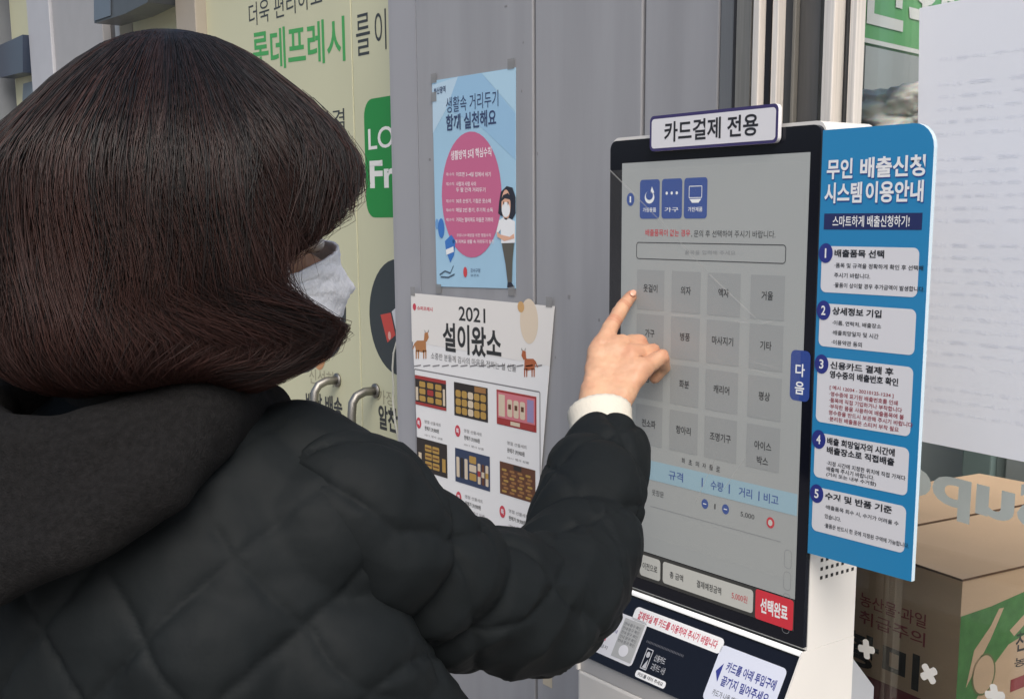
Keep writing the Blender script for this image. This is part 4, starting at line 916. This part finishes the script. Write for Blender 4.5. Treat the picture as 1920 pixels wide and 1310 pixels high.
# nail of the index finger
tip, dpt = Vector((-1.0314, 0.9302, 1.4136)), (Vector((-1.0345, 0.9314, 1.4116))-Vector((-1.0314, 0.9172, 1.4007))).normalized()
vw = (Vector((0, 0, 1.5))-tip).normalized(); nb = (vw-dpt*vw.dot(dpt)).normalized()
q = ellipsoid(tip+nb*.0042-dpt*.0015, (dpt*.0048, dpt.cross(nb)*.0036, nb*.0012)); b = MB(); b.add(q[0], q[1], mat('nail', S(206, 158, 136), .25, var=0), True); b.build('fingernail', PR)
# eyes and brows
M_eye = mat('eye_white', S(225, 222, 216), .2, var=0); M_iris = mat('iris', S(44, 30, 24), .15, var=0); M_brow = mat('brow', S(40, 30, 28), .8, var=0)
for s_ in (-1, 1):
    b = MB(); b.add(*ellipsoid(H(s_*.031, .0755, .006), ax(.0125, .010, .0075)), M_eye, True); b.add(*ellipsoid(H(s_*.031, .0835, .005), ax(.0050, .0028, .0052)), M_iris, True); b.build('eye', PR)
    b = MB(); b.tube([H(s_*.016, .086, .022), H(s_*.03, .086, .027), H(s_*.046, .077, .023)], [.0022, .0026, .0012], M_brow, 8); b.build('eyebrow', PR)

# white folded mask with a beak over nose and chin
nu, nv = 61, 41; mv = []
for j in range(nv):
    for i in range(nu):
        a = (i/(nu-1)*2-1); t = j/(nv-1)*2-1                        # across the face, top to bottom
        th = a*math.radians(99); zc = -.044; hgt = .022+.029*math.cos(th)
        z = zc-t*hgt+ (.006 if t < 0 else 0)*math.cos(th)
        rx, ry = .078*math.sin(th), .018+.078*math.cos(th)
        bul = max(0, math.cos(th*1.15))**2.2
        prof = (1-abs(t)**1.6)*.018+.012+(.024*math.exp(-(abs(t+.34)/.24)**1.3))-.030*max(0, t)**1.5
        y = ry+bul*prof; x = rx*(1-.05*max(0, t))
        wr_ = .0005*math.sin(t*16+a*9)*min(1, abs(a)*3)+.0008*noise.noise(Vector((a*9, t*7, 3)))+.0008*noise.noise(Vector((a*26, t*22, 9)))
        n_ = Vector((math.sin(th), math.cos(th), 0)); mv.append(H(x+n_.x*wr_*1.6, y+n_.y*wr_*1.6, z))
mf = [(j*nu+i, j*nu+i+1, (j+1)*nu+i+1, (j+1)*nu+i) for j in range(nv-1) for i in range(nu-1)]
mk = np_mesh('face_mask', [tuple(p) for p in mv], mf, [mat('mask_white', S(242, 243, 246), .8, var=.03, vscale=90, bump=.7, bscale=230)], PR)
so = mk.modifiers.new('thickness', 'SOLIDIFY'); so.thickness = .0022; so.offset = 1
b = MB()
for s_ in (-1, 1):
    for z0, z1_ in ((-.03, .016), (-.066, -.03)):
        b.tube([H(s_*.0795, .004, z0), H(s_*.0805, .0, (z0+z1_)/2), H(s_*.076, -.020, z1_)], .0013, mat('elastic', S(224, 224, 224), .7), 6)
b.build('ear_loop', mk)

# ---- quilted jacket
def axis_param(p, pts):
    """closest point on a polyline: arc length, distance, index"""
    best = None; s0 = 0
    for a_, b_ in zip(pts[:-1], pts[1:]):
        a_, b_ = np.array(a_), np.array(b_); d = b_-a_; L = np.linalg.norm(d); t = np.clip(((p-a_)@d)/L**2, 0, 1); dist = np.linalg.norm(p-(a_+t[:, None]*d), axis=1)
        if best is None: best = [s0+t*L, dist]
        else: m_ = dist < best[1]; best[0] = np.where(m_, s0+t*L, best[0]); best[1] = np.minimum(best[1], dist)
        s0 += L
    return best
def to_body(p): q = p-np.array(NK); return q@np.array(RT), q@np.array(FW), q@np.array(UP)
tp = [capsule(Vector((-0.7570, 0.3669, 1.3362)), Vector((-0.7173, 0.3995, 1.3056)), .040, .044), capsule(Vector((-0.7176, 0.3579, 1.1922)), Vector((-0.7172, 0.4032, 1.1117)), .07, .075), capsule(B(.06, .05, -.42), B(.10, .06, -.66), .15, .17), capsule(B(-.135, -.005, -.088), B(.135, .0, -.088), .062, .062), capsule(B(0, -.012, -.06), B(0, -.002, .0), .092, .070), capsule(B(-.09, -.01, -.07), B(.09, -.01, -.07), .064, .064),
      capsule(B(0, -.01, -.17), B(0, -.01, -.34), .190, .198, (FW, .72)), capsule(B(0, -.01, -.34), B(0, .0, -.70), .198, .215, (FW, .74)),
      capsule(B(-.09, -.065, -.16), B(.09, -.065, -.16), .072, .072), capsule(B(-.08, .04, -.2), B(.08, .04, -.2), .08, .08)]
v, f, nr = fuse(tp, .0032, 18)
r, fw_, u = to_body(v)
side = np.sign(fw_+.02)
qa = (r+.8*u)/.075+.173; qb = (r-.8*u)/.075+.39
wob = .07*vnoise(v*9, 2); tri = lambda q: np.abs(q-np.round(q))*.058
puff = .0050*(1-np.exp(-np.minimum(tri(qa+wob), tri(qb+wob))/.0045))-.0026
puff *= smooth_step(-.02, -.14, u)*.85+.15
crs = .0034*vnoise(np.c_[r*14+u*9, fw_*10, u*38], 4)+.0022*(1-2*np.abs(vnoise(np.c_[r*22-u*14, fw_*22, u*40], 6)))*np.clip(vnoise(v*9, 8)+.2, 0, 1)
hem = -.006*np.exp(-((u+.80)/.02)**2)
v = v+nr*(puff+crs*smooth_step(-.05, -.2, u)+.0013*vnoise(v*100, 12)*np.exp(-np.minimum(tri(qa+wob), tri(qb+wob))/.011)+hem)[:, None]
np_mesh('quilted_jacket', v, f, [M_jac], PR)
def sleeve(pts, rad, seed, name, grooves=()):
    ps = [capsule(pts[i], pts[i+1], rad[i], rad[i+1]) for i in range(len(pts)-1)]
    v, f, nr = fuse(ps, .0030, 12)
    s, d = axis_param(v, [tuple(p) for p in pts]); tot = sum((Vector(pts[i+1])-Vector(pts[i])).length for i in range(len(pts)-1))
    ref = np.array(RT); q = v-v.mean(0)
    up_ = q@np.array(UP); ac = q@np.array(FW)
    ang = vnoise(v*5, seed)
    # diamond quilting in (length, angle) round the arm
    segs = list(zip(pts[:-1], pts[1:])); best = np.full(len(v), 9.); rad_v = np.zeros_like(v); tg = np.zeros_like(v)
    for a_, b_ in segs:
        a2, d2 = np.array(a_), np.array(b_)-np.array(a_); t_ = np.clip((v-a2)@d2/(d2@d2), 0, 1); c_ = a2+t_[:, None]*d2; dd = np.linalg.norm(v-c_, axis=1); m_ = dd < best
        best = np.where(m_, dd, best); rad_v[m_] = (v-c_)[m_]; tg[m_] = d2/np.linalg.norm(d2)
    e2 = np.array((RT*.8-FW*.6)); e2 = e2-tg*(tg@e2)[:, None]; e2 /= np.linalg.norm(e2, axis=1, keepdims=True)+1e-9; e1 = np.cross(tg, e2)
    phi = np.arctan2((rad_v*e1).sum(1), (rad_v*e2).sum(1)); wb = .10*vnoise(v*11, seed+2)
    qa, qb = s/.150+phi*.50+wb, s/.150-phi*.50-wb+.35
    dz = np.minimum(np.abs(qa-np.round(qa)), np.abs(qb-np.round(qb)))*.062
    dz *= 1.5
    puff = .0046*(1-np.exp(-dz/.0055))-.0026+.0012*vnoise(v*100, seed+3)*np.exp(-dz/.011)
    fold = np.zeros(len(v))
    for k, (sc, dirn, a_) in enumerate(((30, (1, .4, .9), .0052), (52, (.3, 1, -.6), .0034), (88, (1, -.6, .3), .0017), (70, (.2, .3, 1), .0020))):
        dn = Vector(dirn).normalized(); w = (v@np.array(dn))*sc+2.5*vnoise(v*10, seed+k)
        fold += a_*(1-2*np.abs(np.sin(w)))*(.35+.65*np.clip(vnoise(v*9, seed+5+k)+.35, 0, 1))
    for s0, dep_, sl in grooves: puff -= dep_*np.exp(-np.abs((s-s0-sl*phi)/.011)**1.3)-.35*dep_*np.exp(-((s-s0-sl*phi+.03)/.022)**2)
    el = np.exp(-((s-tot*.50)/.11)**2)
    v = v+nr*(puff+fold*(.38+.55*el))[:, None]
    return v, f, s
SP = [Vector((-0.7215, 0.3868, 1.2990)), Vector((-0.7244, 0.4105, 1.2767)), Vector((-0.7443, 0.4612, 1.2329)), Vector((-0.7601, 0.5236, 1.1995)), Vector((-0.7731, 0.5763, 1.1772)), Vector((-0.7902, 0.6279, 1.1709)), Vector((-0.8368, 0.6933, 1.2024)), Vector((-0.8879, 0.7534, 1.2364)), Vector((-0.9266, 0.8021, 1.2617))]
v, f, s = sleeve(SP, [.057, .060, .061, .063, .063, .061, .055, .054, .0455], 11, 'sleeve', ((.062, .011, .012), (.128, .0065, -.018), (.40, .007, .02), (.47, .005, -.015)))
# open cuff: drop what lies past the end of the sleeve
e0, ed = np.array(SP[-1]), np.array((SP[-1]-SP[-2]).normalized())
t_ = (v-e0)@ed; f = f[(t_ < .004)[f].any(1)]; v = v-np.maximum(t_-.004, 0)[:, None]*ed
slv = np_mesh('sleeve', v, f, [M_jac], PR); m_ = slv.modifiers.new('thickness', 'SOLIDIFY'); m_.thickness = .006; m_.offset = -1
v, f, s = sleeve([sh_l, B(-.2, .01, -.25), el_l, B(-.22, .07, -.5), wr_l+Vector((0, 0, .02))], [.072, .066, .062, .056, .046], 23, 'sleeve')
np_mesh('sleeve', v, f, [M_jac], PR)
# white knit cuff inside the sleeve
c0, c1 = Vector((-0.9237, 0.7966, 1.2583)), Vector((-0.9629, 0.8224, 1.2947)); t_ = (c1-c0).normalized(); n_ = (Vector((0, 0, 1.5))-c1); n_ = (n_-t_*n_.dot(t_)).normalized(); w_ = t_.cross(n_)
nr_, nk = 14, 48; cv = []
for i in range(nr_):
    c = c0.lerp(c1, i/(nr_-1)); flare = 1+.04*math.sin(i*.5)
    for k in range(nk):
        a = 2*math.pi*k/nk; rb = 1+.012*math.cos(k*math.pi)
        cv.append(c+(w_*math.cos(a)*.0318+n_*math.sin(a)*.0255)*rb*flare)
cf = [(i*nk+k, i*nk+(k+1) % nk, (i+1)*nk+(k+1) % nk, (i+1)*nk+k) for i in range(nr_-1) for k in range(nk)]
ck = np_mesh('shirt_cuff', [tuple(p) for p in cv], cf, [M_knit], PR); m_ = ck.modifiers.new('thickness', 'SOLIDIFY'); m_.thickness = .003; m_.offset = -1
# hood lying on the back
cl = [B(.040, .066, -.035), B(.060, .034, -.012), B(.073, -.018, -.002), B(.092, -.075, -.004), B(.058, -.122, -.014), B(0, -.140, -.02)]
clo = [B(.055, .045, -.04), B(.074, .0, -.022), B(.096, -.06, -.014), B(.096, -.118, -.030), B(.060, -.160, -.066), B(0, -.180, -.092)]
mir = lambda L_: [B(-(p-NK).dot(RT), (p-NK).dot(FW), (p-NK).z) for p in L_]
hp = []
for A_, O_ in ((cl, clo), (mir(cl), mir(clo))):
    hp += [capsule(A_[i], A_[i+1], .027, .027) for i in range(5)]+[capsule(O_[i], O_[i+1], .021, .021) for i in range(5)]
    for i in range(5):
        for t in (0, .33, .67): hp.append(capsule(A_[i].lerp(A_[i+1], t), O_[i].lerp(O_[i+1], t), .026, .021))
    hp.append(capsule(A_[5], O_[5], .026, .021))
v, f, nr = fuse(hp, .004, 12)
r, fw_, u = to_body(v)
v = v+nr*(.0055*vnoise(np.c_[r*16+u*7, fw_*14, u*20], 31)+.0022*vnoise(v*50, 33))[:, None]
np_mesh('hood', v, f, [M_hood], PR)
# dark jumper collar inside the hood, trousers and shoes
v, f, nr = fuse([capsule(H(0, -.022, -.080), B(0, .0, -.02), .066, .076)], .005, 4); np_mesh('collar', v, f, [mat('jumper_black', lin(.006, .006, .007), .9, bump=.3)], PR)
tr = [capsule(B(-.06, .01, -.62), B(.06, .01, -.62), .15, .15, (FW, .85))]
for s_ in (-1, 1):
    hp_, kn, an = B(s_*.085, .02, -.66), B(s_*.09, .03, -1.0), B(s_*.095, .0, 0); kn.z = .47; an.z = .13
    tr += [capsule(hp_, kn, .105, .075), capsule(kn, an, .075, .062)]
v, f, nr = fuse(tr, .007, 6); v = v+nr*(.003*vnoise(v*np.array([20, 20, 9]), 41))[:, None]; np_mesh('trousers', v, f, [M_trou], PR)
for s_ in (-1, 1):
    an = B(s_*.095, 0, 0); an.z = .055
    v, f, nr = fuse([capsule(an-FW*.03, an+FW*.15-UP*.012, .045, .038, (UP, .85)), capsule(an, an+UP*.06, .045, .045)], .004, 4); v[:, 2] = np.maximum(v[:, 2], .001)
    np_mesh('shoe', v, f, [mat('shoe_black', lin(.015, .015, .016), .4)], PR)

# ---- bob hair: locks of strands over a dark under layer
PX = .000384
zprof = np.array([80, 84, 95, 113, 138, 165, 192, 246, 292, 330, 400, 470, 540, 600, 640, 670, 692, 706, 712])
rprof = np.array([4, 45, 88, 128, 168, 205, 240, 297, 328, 340, 346, 346, 346, 342, 326, 298, 255, 190, 115])
zz_ = (440-zprof)*PX; rr_ = rprof*PX
arc = np.r_[0, np.cumsum(np.hypot(np.diff(zz_), np.diff(rr_)))]; arc /= arc[-1]
edge_y = np.array([57, 200, 300, 360, 420, 470, 520, 552, 575, 600, 640, 680, 720]); edge_a = np.array([0, 18, 32, 48, 74, 94, 107, 108, 98, 88, 86, 98, 112])
HX = Vector((0, 0, 0))+HD-_hf*.024
def hair_pt(az, p, lay):
    """az in degrees from the face round to the right, p along the profile, lay = depth in the hair"""
    z = np.interp(p, arc, zz_); rr = np.interp(p, arc, rr_)*lay
    a = np.radians(az); ex = 1.0+.045*np.cos(2*a)
    rr = rr*(1-.11*np.exp(-(((az+139) % 360-360*(((az+139) % 360) > 180))/55.)**2)*smooth_step(.035, .085, z))
    x, y = rr*np.sin(a)*(.985), rr*np.cos(a)*ex
    zz = z-.012*(1-lay)/.1*0
    P0 = np.array(HX); return P0+np.outer(x, np.array(_hr))+np.outer(y, np.array(_hf))+np.outer(zz, np.array(UP))
NST, NPT = 42000, 16
ncl = 480
cl_az = rng.uniform(-180, 180, ncl); cl_lay = 1.01-.15*rng.uniform(0, 1, ncl)**1.4; cl_end = np.clip(rng.normal(.93, .07, ncl), .62, 1.0); cl_w = rng.normal(0, 1, ncl); cl_ph = rng.uniform(0, 6.28, ncl)
ci = rng.integers(0, ncl, NST); u_ = rng.normal(0, 1, NST); w_l = rng.normal(0, 1, NST)
ph_s = cl_ph[ci]+rng.normal(0, .55, NST)
az0 = cl_az[ci]+u_*4.6; lay0 = cl_lay[ci]+w_l*.018
p_start = rng.uniform(0, 1, NST)**1.6*.42; p_end = np.clip(cl_end[ci]+rng.normal(0, .045, NST), .55, 1)
T = np.linspace(0, 1, NPT)
pp_ = p_start[:, None]+(p_end-p_start)[:, None]*T[None, :]
azm = np.repeat(az0[:, None], NPT, 1)
azm += (cl_w[ci]*6.0)[:, None]*pp_**1.5+6.5*np.sin(ph_s[:, None]+pp_*8)*pp_
azm -= (u_*1.6)[:, None]*pp_                                     # locks draw together towards the ends
azm = (azm+180) % 360-180
ypx = np.interp(pp_, arc, zprof)
# front locks stop on a line running from the fringe back to the ear and curl in against the cheek
front_az = np.array([0, 48, 74, 94, 107, 114]); front_y = np.array([352, 400, 456, 494, 528, 720])
end_y = np.interp(np.abs(az0)+cl_w[ci]*3, front_az, front_y)+rng.normal(0, 9, NST)+cl_w[ci]*9
p_stop = np.interp(end_y, zprof, arc); p_end = np.minimum(p_end, p_stop); p_start = np.minimum(p_start, p_end-.18)
pp_ = np.clip(p_start[:, None]+(p_end-p_start)[:, None]*T[None, :], 0, 1); ypx = np.interp(pp_, arc, zprof)
low = np.abs(azm); sgn = np.where(azm >= 0, 1, -1)
fwd_sh = 40*smooth_step(530, 606, ypx)*(1-.75*smooth_step(612, 695, ypx))*np.exp(-((low-118)/21)**2)
ed_ = np.interp(ypx, [57, 200, 300, 360, 400, 720], [0, 18, 32, 46, 50, 50])
e2_ = ed_+np.abs(cl_w[ci]*3+rng.normal(0, 3, NST))[:, None]
azl = low-fwd_sh
azl = np.where(azl < e2_+8, e2_+8*np.exp(np.clip(azl-e2_-8, -60, 0)/12), azl)
azm = sgn*azl
lay = lay0[:, None]+.034*np.sin(ph_s[:, None]*2+pp_*9)*pp_
stopped = smooth_step(712, 560, end_y)*(np.abs(az0) < 113)
lay *= 1-(stopped[:, None]*(.05*T+.26*smooth_step(.72, 1, T))[None, :])
lay *= 1-.20*smooth_step(615, 700, ypx)*np.exp(-((azl-88)/22)**2)
fly = (rng.uniform(0, 1, NST) < .035); lay += (fly*rng.uniform(.01, .075, NST))[:, None]*T[None, :]*1.0
pts = np.stack([hair_pt(azm[:, j], pp_[:, j], lay[:, j]) for j in range(NPT)], 1)         # (n, pt, 3)
pts[:, :, :] += np.stack([vnoise(pts.reshape(-1, 3)*45, 50+k).reshape(NST, NPT) for k in range(3)], 2)*.0028*pp_[:, :, None]+np.stack([vnoise(pts.reshape(-1, 3)*17, 60+k).reshape(NST, NPT) for k in range(3)], 2)*(.0115*smooth_step(.25, .95, pp_))[:, :, None]
tan = np.gradient(pts, axis=1); tan /= np.linalg.norm(tan, axis=2, keepdims=True)+1e-9
outw = pts-np.array(HX)[None, None, :]; outw -= tan*(outw*tan).sum(2, keepdims=True); outw /= np.linalg.norm(outw, axis=2, keepdims=True)+1e-9
bi = np.cross(tan, outw)
wid = .00030*(1-.75*T**3)[None, :, None]
ring = [outw*wid*.8, -outw*wid*.4+bi*wid, -outw*wid*.4-bi*wid]
hv = np.stack([pts+q for q in ring], 2).reshape(-1, 3)
base = (np.arange(NST)*NPT*3)[:, None, None]+(np.arange(NPT-1)*3)[None, :, None]
k3 = np.arange(3)[None, None, :]; k3n = (k3+1) % 3
hf = np.stack([base+k3, base+k3n, base+3+k3n, base+3+k3], 3).reshape(-1, 4)
tone = np.clip(pp_*.9+(cl_ph[ci]/6.28-.5)[:, None]*.8+(cl_w[ci]*.10)[:, None]+.05*u_[:, None], 0, 1); tone3 = np.repeat(tone.reshape(-1), 3)
# under layer
ua, up2 = 120, 50; uv = []; ut = []
for j in range(up2):
    p = np.full(ua, j/(up2-1)*.985); a = np.linspace(-180, 180, ua, endpoint=False); y = np.interp(p, arc, zprof); e_ = np.interp(y, edge_y, edge_a)+5
    a2 = np.where(np.abs(a) < e_, np.sign(a+.01)*e_, a); nr_e = np.exp(-((np.abs(a2)-e_)/20)**2)
    uv.append(hair_pt(a2, p, .885-.05*nr_e-.24*nr_e*np.exp(-((y-480)/75)**2)-.12*nr_e*smooth_step(600, 680, y))); ut.append(np.full(ua, .15))
uv = np.concatenate(uv); k0 = len(hv)
uf = []
for j in range(up2-1):
    for i in range(ua):
        a_l = abs(-180+360*(i+.5)/ua); yy = np.interp((j+.5)/(up2-1), arc, zprof)
        if a_l < np.interp(yy, edge_y, edge_a)+5: continue
        uf.append((k0+j*ua+i, k0+(j+1)*ua+i, k0+(j+1)*ua+(i+1) % ua, k0+j*ua+(i+1) % ua))
hv = np.concatenate([hv, uv]); hf = np.concatenate([hf, np.array(uf)]); tone3 = np.concatenate([tone3, np.concatenate(ut)])
def hair_mat():
    m = bpy.data.materials.new('dark_brown_hair'); m.use_nodes = True; n = m.node_tree; b_ = n.nodes['Principled BSDF']
    at = n.nodes.new('ShaderNodeAttribute'); at.attribute_name = 'tone'; cr = n.nodes.new('ShaderNodeValToRGB')
    cr.color_ramp.elements[0].color = (.0045, .0042, .0046, 1); cr.color_ramp.elements[1].color = (.044, .0175, .0138, 1); cr.color_ramp.elements[0].position = .15; cr.color_ramp.elements[1].position = .85
    n.links.new(at.outputs['Fac'], cr.inputs[0]); n.links.new(cr.outputs[0], b_.inputs['Base Color'])
    b_.inputs['Roughness'].default_value = .47; b_.inputs['Specular IOR Level'].default_value = .5
    return m
np_mesh('hair', hv, hf, [hair_mat()], PR, attrs=tone3)
